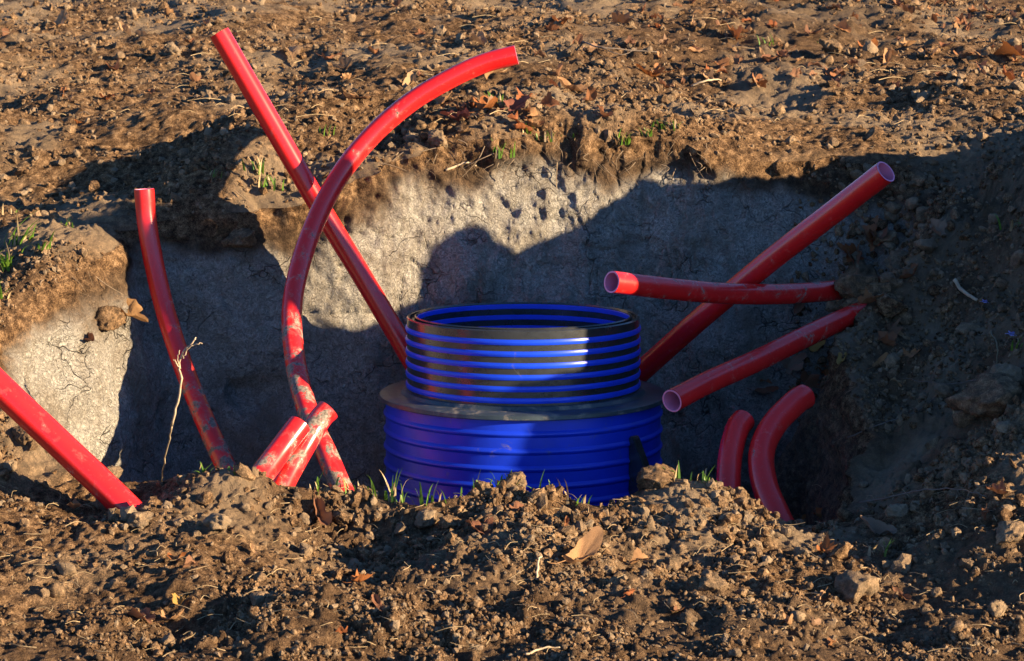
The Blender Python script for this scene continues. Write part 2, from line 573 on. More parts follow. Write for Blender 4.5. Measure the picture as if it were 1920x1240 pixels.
def soil_detail(x, y):
    """Loose crumbled soil on the open ground (height added)."""
    z0 = x * 0
    wx = 0.022 * vnoise(x * 22, y * 22, z0, 31) + 0.007 * vnoise(x * 75, y * 75, z0, 33)
    wy = 0.022 * vnoise(x * 22, y * 22, z0, 32) + 0.007 * vnoise(x * 75, y * 75, z0, 34)
    u = x + wx; v = y + wy
    near = 1 - sstep(-0.6, 1.2, y)          # the fresh berm is rougher than the trodden ground behind
    amt = 0.5 + 0.5 * near
    patch = sstep(-0.3, 0.45, fbm(x, y, z0, 0.55, 2, 77))
    h = 0.074 * fbm(x, y, z0, 0.5, 3, 3) * (0.8 + 0.2 * near)
    rg = 0.7 + 0.6 * fbm(x, y, z0, 0.03, 2, 12)
    h = h + rg * (0.25 + 0.75 * patch) * amt * 0.8 * lumps(u, v, 0.19, 41, 0.14, 0.40, 0.20)
    h = h + rg * (0.2 + 0.8 * patch) * 0.8 * amt * lumps(u, v, 0.085, 42, 0.18, 0.5, 0.40)
    h = h + rg * 0.7 * (0.45 + 0.55 * patch) * lumps(u, v, 0.040, 43, 0.2, 0.5, 0.5)
    far = sstep(0.8, 2.5, y)
    h = h + 0.0075 * fbm(x, y, z0, 0.045, 2, 9) + 0.0080 * fbm(x, y, z0, 0.016, 2, 19) + far * 0.016 * fbm(x, y, z0, 0.06, 2, 29)
    return h


dd = outd[:, None] * np.ones((1, MT))
rbank = sstep(0.95, 1.15, X[o0:]) * (1 - sstep(0.9, 1.1, Y_[o0:])) * sstep(-1.1, -0.9, Y_[o0:])
wgt = (0.10 + 0.90 * sstep(0.0, 0.12, dd)) * (1 + 0.25 * rbank)
sel = dd < 14
so = soil_detail(X[o0:], Y_[o0:]) * wgt * np.where(sel, 1, 0)
# wheel-rut like hollows and ridges on the ground behind
yb = Y_[o0:]; xb = X[o0:]
rut = -0.10 * np.exp(-((yb - (1.72 + 0.16 * np.sin(xb * 1.1 + 0.5))) / 0.13) ** 2) * sstep(-0.1, -0.6, xb) \
      + 0.07 * np.exp(-((yb - (1.40 + 0.10 * np.sin(xb * 1.3))) / 0.10) ** 2) * sstep(-0.2, -0.7, xb)
Z[o0:] += so + np.where(sel, rut, 0)
hump = np.where(sel, 0.045 * fbm(X[o0:], Y_[o0:], X[o0:] * 0, 0.16, 3, 8), 0) * rbank
Z[o0:] += hump * sstep(0.0, 0.12, dd)
# wall relief (pushed along the radius)
wx, wy, wz = X[NF:o0], Y_[NF:o0], Z[NF:o0]
below = zt[None] - wz
edge = np.exp(-below / 0.10)
wd = 0.036 * fbm(wx, wy, wz, 0.42, 2, 51) + 0.022 * fbm(wx, wy, wz, 0.15, 2, 53) + 0.0085 * fbm(wx, wy, wz, 0.035, 3, 55, 0.6)
ridge = 1 - np.abs(vnoise(wx * 7 + 2 * vnoise(wx * 9, wy * 9, wz * 9, 61), wy * 7, wz * 4.5, 60))
wd += 0.014 * np.clip(ridge - 0.90, 0, 1) / 0.10 * sstep(0.1, 0.3, vnoise(wx * 2.2, wy * 2.2, wz * 2.2, 62))
lip = 0.045 * sstep(-0.2, 0.6, fbm(wx, wy, wz, 0.25, 2, 58)) * np.exp(-((below - 0.05) / 0.06) ** 2)
rough_top = (0.030 * fbm(wx, wy, wz, 0.075, 3, 64) + 0.2 * lumps(TH[None] * rt[None] + 0 * wz, wz, 0.07, 66, 0.2, 0.5, 0.6) * -1) * np.exp(-below / 0.13)
scoop = 0.10 * np.exp(-((wx + 0.95) / 0.14) ** 2 - ((wz + 0.42) / 0.07) ** 2) * (wy > 0) \
      + 0.05 * np.exp(-((wx + 0.02) / 0.10) ** 2 - ((wz - 0.40) / 0.04) ** 2) * (wy > 0)
wd = wd - lip + rough_top + scoop
ramp_foot = sstep(0, 0.15, wl)[:, None]
R[NF:o0] += wd * ramp_foot
# carry the wall's relief a little way over the edge so that no slit opens
top_off = wd[-1][None] * np.exp(-dd / 0.10)
R[o0:] += top_off
X = CX + R * ct[None]; Y_ = CY + R * st[None]
zoff_top = (so * 0)[0]
# gully debris: raise lumps on the right-hand rear slope
gx = lumps(wx + wz * 0.7, wy + wz * 0.5, 0.11, 71, 0.2, 0.5, 0.6) + 0.7 * lumps(wx + wz * 0.7, wy + wz * 0.5, 0.05, 72, 0.2, 0.5, 0.6)
gm = sstep(1.05, 1.35, wx) * sstep(0.25, 0.55, wy)
Z[NF:o0] += gx * gm * 0.9
Z[NF + NW - 1] = Z[o0]  # meet the ground sheet
# first wall rows below the rim follow
blend = np.exp(-(1 - wl) / 0.03)[:, None]
Z[NF:o0] += blend * (Z[o0] - zt)[None] * (np.arange(NW) < NW - 1)[:, None]

# attributes
clay = np.zeros((rows, MT)); hum = np.zeros((rows, MT)); pale = np.zeros((rows, MT))
nz = 0.05 * fbm(wx, wy, wz, 0.2, 3, 81)
thick = 0.115 + 0.085 * fbm(np.cos(TH), np.sin(TH), TH * 0, 0.35, 3, 15)[None] * np.ones_like(wx)
clw = sstep(-0.03, 0.11, below - thick + nz * 1.5)
clay[NF:o0] = clw * cl[None]
hum[NF:o0] = sstep(0.0, 0.07, below + nz * 0.7 - 0.02) * (0.85 - 0.45 * (cl[None] < 0.3))
clay[:NF] = 0.2
hum[:NF] = 0.6
pale[o0:] = 0.65 * sstep(-0.1, 0.6, fbm(X[o0:], Y_[o0:], X[o0:] * 0, 0.4, 3, 91)) * np.where(Y_[o0:] < -0.5, 0.35 + 0.65 * sstep(-1.65, -1.2, Y_[o0:]), 1)
hum[o0:] = 0.5 * sstep(0.1, 0.7, fbm(X[o0:], Y_[o0:], X[o0:] * 0, 0.8, 3, 93) + 0.35 * sstep(-1.2, -1.8, Y_[o0:]))


rb_n = vnoise(X[o0:] * 7, Y_[o0:] * 7, X[o0:] * 0, 6)
hum[o0:] = hum[o0:] * (1 - rbank) + rbank * (0.45 + 0.35 * rb_n)
pale[o0:] = pale[o0:] * (1 - rbank) + rbank * (0.5 - 0.4 * rb_n)


def grid_faces(r0, r1):
    j = np.arange(r0, r1 - 1)[:, None]; i = np.arange(MT)[None]
    i2 = (i + 1) % MT
    a = (j - r0) * MT + i; b = (j - r0) * MT + i2
    c = (j + 1 - r0) * MT + i2; d = (j + 1 - r0) * MT + i
    return np.stack([a, b, c, d], -1).reshape(-1, 4)


def sheet(name, r0, r1, mat):
    v = np.stack([X[r0:r1], Y_[r0:r1], Z[r0:r1]], -1).reshape(-1, 3)
    f = grid_faces(r0, r1)[:, ::-1]
    f = f[:, ::-1]
    me = np_mesh(name, v, f)
    add_attr(me, 'clay', clay[r0:r1].ravel()); add_attr(me, 'humus', hum[r0:r1].ravel()); add_attr(me, 'pale', pale[r0:r1].ravel())
    o = link(name, me, mat)
    o['kind'] = 'structure'
    return o


ground = sheet('ground', NF + NW - 1, rows, M_GROUND)
pit_wall = sheet('pit_wall', NF - 1, NF + NW, M_WALL)
# floor of the pit, closed at its centre
fv = np.stack([X[:NF], Y_[:NF], Z[:NF] + 0.02 * vnoise(X[:NF] * 9, Y_[:NF] * 9, X[:NF] * 0, 4)], -1).reshape(-1, 3)
fv = np.vstack([fv, [[CX, CY, ZB]]])
ff = grid_faces(0, NF)
cen = len(fv) - 1
tri = np.stack([np.full(MT, cen), np.arange(MT), (np.arange(MT) + 1) % MT, np.full(MT, -1)], -1)
me = bpy.data.meshes.new('pit_floor')
me.from_pydata(fv.tolist(), [], ff.tolist() + tri[:, :3].tolist())
me.update()
add_attr(me, 'humus', np.full(len(fv), 0.6)); add_attr(me, 'clay', np.full(len(fv), 0.2)); add_attr(me, 'pale', np.zeros(len(fv)))
pf = link('pit_floor', me, M_WALL); pf['kind'] = 'structure'

# ---------- depth lookup: where does a photograph pixel meet the terrain?
PV = np.stack([X, Y_, Z], -1)
gy = np.gradient(PV, axis=0); gx_ = np.gradient(PV, axis=1)
NRM = np.cross(gx_, gy); NRM /= np.linalg.norm(NRM, axis=-1, keepdims=True) + 1e-12
NRM[NRM[..., 2] < -0.3] *= -1
fu, fv_, fw = project(PV.reshape(-1, 3))
bx, by = 640, 414
iu = np.floor(fu / 3).astype(int); iv = np.floor(fv_ / 3).astype(int)
ok = (iu >= -40) & (iu < bx + 40) & (iv >= -20) & (iv < by + 40) & (fw > 0.5)
key = (iv + 20) * (bx + 80) + (iu + 40)
idx = np.nonzero(ok)[0]
order = idx[np.argsort(-fw[idx])]
BUF = np.full((by + 60) * (bx + 80), -1, dtype=np.int64)
BUF[key[order]] = order               # nearest one written last


def hit(px, py):
    best = None
    for rad in range(0, 8):
        for dv in range(-rad, rad + 1):
            for du in range(-rad, rad + 1):
                if max(abs(du), abs(dv)) != rad: continue
                u = int(px // 3) + du; v = int(py // 3) + dv
                if not (-40 <= u < bx + 40 and -20 <= v < by + 40): continue
                k = BUF[(v + 20) * (bx + 80) + u + 40]
                if k >= 0 and (best is None or fw[k] < fw[best] - 0.3):
                    best = k
        if best is not None and rad >= 1:
            break
    j, i = divmod(int(best), MT)
    return Vector(PV[j, i]), Vector(NRM[j, i])


def crest(px, half=5):
    """Highest-looking point of the front berm in a pixel column."""
    m = (np.abs(fu - px) < half) & (np.abs(PV[..., 1].ravel() + 1.03) < 0.22) & (np.arange(rows * MT) // MT >= o0)
    k = np.nonzero(m)[0]
    k = k[np.argmin(fv_[k])]
    j, i = divmod(int(k), MT)
    return Vector(PV[j, i]), Vector(NRM[j, i])


# ------------------------------------------------------------------ tubes
def catmull(pts, n):
    pts = np.array(pts, float)
    if len(pts) == 2:
        t = np.linspace(0, 1, n)[:, None]
        return pts[0] * (1 - t) + pts[1] * t
    p = np.vstack([2 * pts[0] - pts[1], pts, 2 * pts[-1] - pts[-2]])
    out = []
    segs = len(pts) - 1
    for k in range(n):
        u = k / (n - 1) * segs
        i = min(int(u), segs - 1); t = u - i
        a, b, c, d = p[i:i + 4]
        out.append(0.5 * ((2 * b) + (c - a) * t + (2 * a - 5 * b + 4 * c - d) * t * t + (3 * b - a - 3 * c + d) * t ** 3))
    return np.array(out)


def frames(path):
    T = np.gradient(path, axis=0); T /= np.linalg.norm(T, axis=1, keepdims=True)
    ref = np.array([0.3, -0.2, 0.9]) if abs(T[0, 2]) < 0.9 else np.array([1.0, 0, 0])
    U = np.zeros_like(T); V = np.zeros_like(T)
    u = ref - T[0] * (ref @ T[0]); u /= np.linalg.norm(u)
    for i in range(len(path)):
        u = u - T[i] * (u @ T[i]); u /= np.linalg.norm(u)
        U[i] = u; V[i] = np.cross(T[i], u)
    return T, U, V


def tube(path, radii, seg, caps=True):
    path = np.asarray(path, float)
    T, U, V = frames(path)
    a = np.linspace(0, 2 * np.pi, seg, endpoint=False)
    radii = np.broadcast_to(np.asarray(radii, float), (len(path),))
    v = path[:, None] + radii[:, None, None] * (np.cos(a)[None, :, None] * U[:, None] + np.sin(a)[None, :, None] * V[:, None])
    n = len(path)
    fs = []
    for j in range(n - 1):
        for i in range(seg):
            i2 = (i + 1) % seg
            fs.append((j * seg + i, j * seg + i2, (j + 1) * seg + i2, (j + 1) * seg + i))
    v = v.reshape(-1, 3).tolist()
    if caps:
        fs.append(tuple(range(seg))[::-1]); fs.append(tuple((n - 1) * seg + i for i in range(seg)))
    return v, fs


def mesh_py(name, v, f, smooth=True):
    me = bpy.data.meshes.new(name)
    me.from_pydata([tuple(p) for p in v], [], f)
    if smooth:
        me.polygons.foreach_set('use_smooth', [True] * len(me.polygons))
    me.update()
    return me


def shade_auto(me, ang=40):
    """Sharp edges past an angle."""
    bm = bmesh.new(); bm.from_mesh(me)
    bmesh.ops.recalc_face_normals(bm, faces=bm.faces)
    for e in bm.edges:
        if len(e.link_faces) == 2 and e.calc_face_angle(0) > math.radians(ang):
            e.smooth = False
    for f in bm.faces: f.smooth = True
    bm.to_mesh(me); bm.free()


# ------------------------------------------------------------------ red pipes
def red_pipe(pts, dia, label, mat, mud=(0.0, 0.0), n=56, seg=32, group='red plastic pipes in the pit'):
    """pts: (px, py, depth Y) along the pipe axis; hollow, with a pink inner lining."""
    path = catmull([P(*p) for p in pts], n)
    base = path[np.argmin(path[:, 2])].copy()
    path = path - base
    r = dia / 2; ri = r - 0.0055
    T, U, V = frames(path)
    a = np.linspace(0, 2 * np.pi, seg, endpoint=False)
    wob = 1 + 0.004 * np.sin(np.arange(n) * 0.9)
    def shell(rad, ext=0.0):
        pp = path.copy()
        pp[0] -= T[0] * ext; pp[-1] += T[-1] * ext
        return pp[:, None] + (rad * wob)[:, None, None] * (np.cos(a)[None, :, None] * U[:, None] + np.sin(a)[None, :, None] * V[:, None])
    v = shell(r).reshape(-1, 3)
    fs = []
    for j in range(n - 1):
        for i in range(seg):
            i2 = (i + 1) % seg
            fs.append((j * seg + i, j * seg + i2, (j + 1) * seg + i2, (j + 1) * seg + i))
    me = mesh_py('red_pipe', v, fs)
    shade_auto(me, 45)
    m = np.linspace(mud[0], mud[1], n)[:, None] * np.ones((1, seg))
    add_attr(me, 'mud', m.ravel())
    o = link('red_pipe', me, mat)
    o.location = base
    tag(o, label, 'pipe', group)
    ifs = [(j * seg + (i + 1) % seg, j * seg + i, (j + 1) * seg + i, (j + 1) * seg + (i + 1) % seg) for j in range(n - 1) for i in range(seg)]
    lv = np.vstack([shell(ri, 0.0006).reshape(-1, 3), shell(r - 0.0004, 0.0006).reshape(-1, 3)]); off = n * seg; e = off - seg
    for i in range(seg):       # the pale cut faces at both ends
        i2 = (i + 1) % seg
        ifs.append((i2, i, off + i, off + i2)); ifs.append((e + i, e + i2, off + e + i2, off + e + i))
    ifs_used = sorted({k for f in ifs for k in f}); rm = {k: q_ for q_, k in enumerate(ifs_used)}
    lm = mesh_py('inner_lining', lv[ifs_used], [tuple(rm[k] for k in f) for f in ifs])
    shade_auto(lm, 45)
    l = link('inner_lining', lm, M_LINER, o)
    l['label'] = 'pale pink inner lining'
    return o


red_pipe([(411, 62, 0.60), (500, 216, 0.58), (590, 372, 0.56), (680, 520, 0.54), (770, 672, 0.50), (820, 760, 0.48)], 0.076,
         'straight red pipe leaning left with its cut end highest above the far soil', M_PIPE, (-0.3, 0.1))
red_pipe([(968, 103, 0.62), (905, 120, 0.62), (840, 150, 0.60), (770, 192, 0.57), (700, 252, 0.52), (640, 325, 0.45), (594, 410, 0.36), (562, 500, 0.25),
          (547, 590, 0.12), (556, 690, -0.05), (580, 780, -0.22), (612, 850, -0.36), (645, 925, -0.46), (690, 1010, -0.56)], 0.072,
         'long red pipe bending in a wide arc to the right over the pit edge', M_PIPE, (-0.3, 0.95), n=84)
red_pipe([(270, 355, 0.46), (276, 420, 0.45), (290, 500, 0.42), (312, 590, 0.36), (345, 690, 0.26), (385, 790, 0.12), (425, 880, -0.02), (445, 940, -0.1)], 0.072,
         'red pipe standing upright at the left pit wall, caked with mud low down', M_PIPE, (-0.5, 1.1), n=64)
red_pipe([(-260, 480, -0.92), (-130, 600, -0.96), (0, 727, -1.0), (120, 840, -1.04), (235, 950, -1.10), (320, 1040, -1.16)], 0.086,
         'sunlit red pipe in the near left corner running down into the berm', M_PIPE, (-0.3, 0.35))
red_pipe([(562, 796, -0.70), (530, 838, -0.76), (495, 885, -0.84), (465, 925, -0.92)], 0.076,
         'short red pipe stub behind the berm, nearer and lower of the leaning pair', M_PIPE_MUD, (0.1, 0.5), n=30)
red_pipe([(617, 768, -0.58), (600, 786, -0.60), (570, 836, -0.66), (540, 890, -0.74), (520, 930, -0.8)], 0.074,
         'short red pipe stub with mud at its rim, farther of the leaning pair', M_PIPE_MUD, (0.4, 0.4), n=36)
red_pipe([(1661, 322, -0.22), (1560, 400, -0.08), (1440, 492, 0.08), (1320, 592, 0.24), (1210, 690, 0.40), (1130, 765, 0.5)], 0.079,
         'thick red pipe rising to the upper right with its open end in the sun', M_PIPE, (-0.1, 0.1))
red_pipe([(1147, 529, -0.42), (1250, 541, -0.26), (1350, 550, -0.10), (1450, 552, 0.08), (1530, 548, 0.25), (1572, 544, 0.34)], 0.072,
         'level red pipe crossing in front of the thick one, open end to the left', M_PIPE_MUD, (0.1, 0.1))
red_pipe([(1260, 752, -0.64), (1330, 716, -0.48), (1420, 676, -0.28), (1510, 632, -0.06), (1590, 595, 0.14), (1650, 571, 0.24)], 0.074,
         'red pipe sloping down towards the blue chamber, open end beside the flange', M_PIPE_MUD, (-0.1, 0.2))
red_pipe([(1394, 788, -0.58), (1382, 805, -0.62), (1370, 850, -0.68), (1366, 900, -0.74), (1366, 950, -0.8)], 0.077,
         'short upright red pipe stub right of the blue chamber, shorter of two', M_PIPE, (-0.1, 0.0), n=36)
red_pipe([(1508, 744, -0.50), (1490, 756, -0.54), (1450, 798, -0.62), (1428, 850, -0.70), (1434, 910, -0.78), (1458, 968, -0.86), (1485, 1020, -0.92)], 0.083,
         'hooked red pipe curving over at its top in the dark right of the chamber', M_PIPE, (-0.1, 0.1), n=48)

# ------------------------------------------------------------------ blue manhole chamber
mh = empty('manhole_chamber', P(981, 592, 0.0))
mh.rotation_euler = (-math.radians(3.5), 0, 0)
tag(mh, 'round ribbed blue and black plastic manhole chamber standing in the pit', 'manhole')


def lathe(name, prof, mat, parent, seg=160, closed=True, wob=0.0, z0=0.0, helix=0.0):
    a = np.linspace(0, 2 * np.pi, seg, endpoint=False)
    v = []; fs = []
    k = len(prof)
    for i, t in enumerate(a):
        w = 1 + wob * math.sin(2 * t + 0.6)
        for (r, z) in prof:
            v.append((r * w * math.cos(t), r * w * math.sin(t), z + z0 + helix * t / (2 * math.pi)))
    for i in range(seg):
        i2 = (i + 1) % seg
        for j in range(k if closed else k - 1):
            j2 = (j + 1) % k
            fs.append((i * k + j, i2 * k + j, i2 * k + j2, i * k + j2))
    me = mesh_py(name, v, fs)
    shade_auto(me, 35)
    return link(name, me, mat, parent)


RO = 0.3985; HR = 0.262
# outer skin of the riser and thin inner skin, joined at the bottom
riser = lathe('riser', [(RO, -0.004), (RO, -HR), (RO - 0.010, -HR), (RO - 0.010, -0.002), (RO - 0.005, 0.0)], M_BLACK, mh, wob=0.003)
inner = lathe('inner_wall', [(0.372, 0.0005), (0.372, -0.95), (0.364, -0.95), (0.364, -0.001), (0.368, 0.004)], M_BLACK, mh, wob=0.003)
rim_cap = lathe('rim', [(RO - 0.0105, -0.012), (0.3728, -0.012), (0.3728, -0.020), (RO - 0.0105, -0.020)], M_BLACK, mh, wob=0.003)
for k in range(6):
    zc = -0.040 - 0.0385 * k
    b = lathe('rib', [(RO - 0.002, zc + 0.0100), (RO + 0.003, zc + 0.0086), (RO + 0.0052, zc + 0.0030), (RO + 0.0052, zc - 0.0030), (RO + 0.003, zc - 0.0086), (RO - 0.002, zc - 0.0100)],
              M_BLUE, riser, wob=0.003)
for k in range(8):
    zc = -0.012 - 0.0385 * k
    lathe('blue_band', [(0.3655, zc + 0.010), (0.3615, zc + 0.007), (0.3615, zc - 0.007), (0.3655, zc - 0.010)], M_BLUE, inner, wob=0.003)
fl_o = lathe('flange', [(RO - 0.004, -HR + 0.014), (RO + 0.014, -HR + 0.012), (RO + 0.022, -HR + 0.001), (0.488, -HR - 0.001), (0.4945, -HR - 0.005), (0.4955, -HR - 0.017), (0.492, -HR - 0.020), (RO - 0.004, -HR - 0.020)],
             M_FLANGE, mh)
BR = 0.474
body = lathe('lower_body', [(BR, -HR - 0.0205), (BR, -0.95), (BR - 0.02, -0.95), (BR - 0.02, -HR - 0.0205)], M_BLUE_DEEP, mh)
for k in range(10):
    zc = -HR - 0.068 - 0.0575 * k
    if zc < -0.92: break
    lathe('body_rib', [(BR - 0.002 + 0.0095 * math.cos(a_) ** 2, zc + 0.0165 * a_ / 1.571) for a_ in np.linspace(1.571, -1.571, 13)],
          M_BLUE_DEEP, body)
lathe('base_plate', [(0.01, -0.949), (BR + 0.02, -0.949), (BR + 0.02, -0.985), (0.01, -0.985)], M_BLACK, mh, seg=64)
# gusset fin low on the right of the body
ang = math.radians(-41)
fin = [(BR + 0.001, -0.365), (BR + 0.012, -0.360), (BR + 0.020, -0.366), (BR + 0.085, -0.50), (BR + 0.085, -0.60), (BR + 0.001, -0.60)]
v = []
for s in (-0.018, 0.018):
    for r_, z_ in fin:
        v.append((r_ * math.cos(ang) - s * math.sin(ang), r_ * math.sin(ang) + s * math.cos(ang), z_))
nf = len(fin)
fs = [tuple(range(nf)), tuple(range(2 * nf - 1, nf - 1, -1))] + [(i, i + nf, (i + 1) % nf + nf, (i + 1) % nf) for i in range(nf)]
me = mesh_py('gusset', v, fs, False)
bm = bmesh.new(); bm.from_mesh(me); bmesh.ops.recalc_face_normals(bm, faces=bm.faces)
bmesh.ops.bevel(bm, geom=bm.edges[:], offset=0.003, segments=2, affect='EDGES'); bm.to_mesh(me); bm.free()
link('gusset', me, M_BLACK, mh)


# ------------------------------------------------------------------ clods and crumbs
def ico(sub):
    bm = bmesh.new(); bmesh.ops.create_icosphere(bm, subdivisions=sub, radius=1.0)
    v = np.array([x.co[:] for x in bm.verts]); f = np.array([[x.index for x in p.verts] for p in bm.faces])
    bm.free()
    return v, f


ICO1, ICO2, ICO3, ICO4 = ico(1), ico(2), ico(3), ico(4)


def clod_verts(base, seed, rough=0.35, lump=0.22):
    """Broken lump of earth: flattened fracture faces plus crumbly relief."""
    r = np.random.default_rng(seed)
    v = base.copy()
    s = seed * 13.7
    d = 1 + rough * fbm(v[:, 0] + s, v[:, 1], v[:, 2], 0.9, 2, seed)
    v = v * d[:, None]
    for _ in range(9):
        n = r.standard_normal(3); n /= np.linalg.norm(n)
        off = r.uniform(0.55, 0.85)
        t = v @ n - off
        v = v - np.clip(t, 0, None)[:, None] * n * 0.9
    vv = v * 2.6
    k = np.abs(vnoise(vv[:, 0] + s, vv[:, 1], vv[:, 2], seed + 3))
    k2 = vnoise(vv[:, 0] * 2.7 + s, vv[:, 1] * 2.7, vv[:, 2] * 2.7, seed + 4)
    k3 = vnoise(vv[:, 0] * 6 + s, vv[:, 1] * 6, vv[:, 2] * 6, seed + 5)
    v = v * (1 + lump * (0.4 - k) + lump * 0.45 * k2 + lump * 0.28 * k3)[:, None]
    v[:, 2] *= r.uniform(0.6, 1.0)
    return v


CLODM = []
for k in range(10):
    me = np_mesh('clod', clod_verts(ICO3[0], 100 + k), ICO3[1])
    add_attr(me, 'tint', np.full(len(ICO3[0]), (k % 5) * 0.10))
    me.materials.append(M_CLOD)
    CLODM.append(me)
BIGM = []
for k in range(6):
    me = np_mesh('clod', clod_verts(ICO4[0], 200 + k, 0.4, 0.26), ICO4[1])
    add_attr(me, 'tint', np.full(len(ICO4[0]), 0.08 + 0.09 * k))
    me.materials.append(M_CLOD)
    BIGM.append(me)


def place_clod(px, py, size, label, group=None, big=False, squash=1.0, sink=0.25, k=None, loc=None):
    if loc is None:
        p, n = crest(px) if 865 < py < 950 else hit(px, py)
    else:
        p, n = loc
    pool = BIGM if big else CLODM
    me = pool[(k if k is not None else random.randrange(len(pool))) % len(pool)]
    o = link('soil_clod', me)
    s = size / 2
    o.scale = (s * random.uniform(0.9, 1.15), s * random.uniform(0.85, 1.1), s * random.uniform(0.85, 1.1) * squash)
    o.rotation_euler = (random.uniform(-.5, .5), random.uniform(-.5, .5), random.uniform(0, 6.28))
    o.location = p + Vector((0, 0, s * squash * 0.62 * (1 - 2 * sink)))
    return tag(o, label, 'clod', group)


BC = [
    (1222, 918, .115, 'largest pale grey clod on the berm crest right of the blue chamber'),
    (1862, 900, .19, 'big crumbly sunlit clod on the berm at the far right'),
    (1335, 1105, .072, 'single round tan clod lying alone in a shaded hollow of the front slope'),
    (1610, 1120, .125, 'wide grey lump of clay low in the right front slope'),
    (1870, 1150, .06, 'grey rounded clod near the lower right corner'),
    (795, 980, .07, 'upright grey-brown clod next to the orange leaf on the berm'),
    (845, 985, .065, 'narrow upright clod right of the grey-brown one on the berm'),
    (688, 1005, .05, 'rough brown clod on the berm below the bent pipe'),
    (730, 1010, .055, 'brown clod on the berm just left of the orange leaf'),
    (265, 985, .08, 'pale flat-faced clod on the berm behind the sunlit left pipe end'),
    (205, 940, .07, 'dark clod lying against the buried end of the near left pipe'),
    (410, 985, .07, 'broad pale clod on the left shoulder of the berm'),
    (640, 975, .055, 'greyish clod behind the large curled leaf on the berm'),
    (905, 905, .06, 'warm tan clod on the crest in front of the blue chamber, left one'),
    (975, 925, .06, 'warm tan clod on the crest in front of the blue chamber, right one'),
    (1115, 985, .05, 'rounded tan clod above the big folded leaf'),
    (1585, 970, .05, 'small dark clod at the pit edge beside the red-orange leaf'),
    (1680, 965, .06, 'crumbly clod under the thin twig at the right pit edge'),
    (1500, 985, .035, 'pale stone-like clod at the foot of the hooked pipe'),
    (50, 930, .08, 'orange-brown clod at the left frame edge below the near pipe'),
    (1260, 1065, .055, 'pale pointed clod right of the big folded leaf'),
    (1890, 1010, .09, 'flat light clod on the right front slope near the frame edge'),
    (1905, 168, .09, 'grey clod near the upper right corner among leaves'),
    (325, 97, .085, 'upright tan clod throwing a long shadow on the far left soil'),
    (1690, 40, .10, 'pale clod in the leafy far right ground'),
    (1560, 95, .11, 'broad grey clod mound on the far right ground'),
    (1460, 215, .08, 'pale clod on the trodden ground above the right pipe end'),
    (1480, 265, .055, 'tan clod at the far pit edge above the thick pipe'),
    (820, 265, .085, 'brown clod hanging at the far pit edge under the arched pipe'),
    (775, 262, .07, 'reddish brown clod at the far pit edge, leftmost of the two by the arched pipe'),
    (195, 610, .15, 'crumbly soil lump stuck to the sunlit left pit wall beside a leaf'),
    (455, 455, .10, 'dark fallen soil lump clinging to the shaded left pit wall'),
    (1612, 530, .15, 'dark earth clod resting where the level pipe enters the soil'),
    (1690, 500, .11, 'dark clod in the gully above the sloping pipe'),
    (1660, 455, .09, 'small dark clod higher in the gully'),
    (1885, 715, .12, 'sunlit lump on the right bank at the frame edge'),
]
for i, (px, py, s, lb) in enumerate(BC):
    place_clod(px, py, s * (1.1 if py > 860 else 1.0), lb, big=(s > 0.05), k=i)

def zone(px, py):
    if py > 860:
        side = ('below the near left pipe' if px < 330 else 'below the leaning pipe stubs' if px < 700 else 'in front of the blue chamber' if px < 1250
                else 'below the hooked pipe' if px < 1560 else 'at its right end')
        return ('high on the berm ' if py < 1010 else 'halfway down the berm ' if py < 1120 else 'low on the berm ') + side
    if py > 260:
        if px > 1700:
            return ('high up near the frame edge' if py < 520 else 'by the lilac flowers' if py < 680 else 'low down above the berm')
        return ('above the level pipe end' if py < 480 else 'near the sloping pipe' if py < 600 else 'low down behind the hooked pipe')
    side = ('at the far left' if px < 400 else 'between the two tall pipe ends' if px < 700 else 'above the arched pipe' if px < 980
            else 'right of the arched pipe tip' if px < 1300 else 'above the thick pipe end' if px < 1650 else 'in the right corner')
    return side + (' at the top' if py < 70 else ' farther down' if py < 150 else ' by the pit')


for px, py, Y, s_, lb in ((1596, 536, .24, .14, 'dark clod sitting on the buried end of the level pipe'), (1600, 568, .22, .10, 'dark clod wedged below the buried end of the level pipe'),
                          (1572, 568, .36, .08, 'small dark clod under the level pipe where it leaves the soil'), (1668, 570, .12, .13, 'dark clod covering the buried end of the sloping pipe'),
                          (1640, 548, .22, .11, 'dark clod between the buried ends of the two pipes'), (1632, 604, .10, .10, 'dark clod on the bank below the buried end of the sloping pipe')):
    place_clod(px, py, s_, lb, big=True, loc=(Vector(P(px, py, Y)), Vector((0, 0, 1))), sink=0.5)

# loose middle-sized clods, each one its own
def scatter_clods(n, x0, x1, y0, y1, smin, smax, label, group):
    c = 0
    while c < n:
        px = random.uniform(x0, x1); py = random.uniform(y0, y1)
        p, nn = hit(px, py)
        if p.z < -0.55: continue
        place_clod(px, py, smin + (smax - smin) * random.random() ** 2.2, label + ' ' + zone(px, py), group, loc=(p, nn), sink=0.3)
        c += 1

scatter_clods(95, -20, 1940, 905, 1240, .018, .055, 'small loose soil clod', 'loose clods on the front berm')
scatter_clods(60, -20, 1940, 0, 240, .03, .075, 'small clod on far soil', 'loose clods on the far ground')
scatter_clods(34, 1560, 1760, 320, 570, .03, .085, 'dark soil clod in the shaded gully', 'clods in the gully')

scatter_clods(34, 1660, 1930, 400, 850, .03, .09, 'dark soil clod on the shaded right bank', 'clods on the right bank')
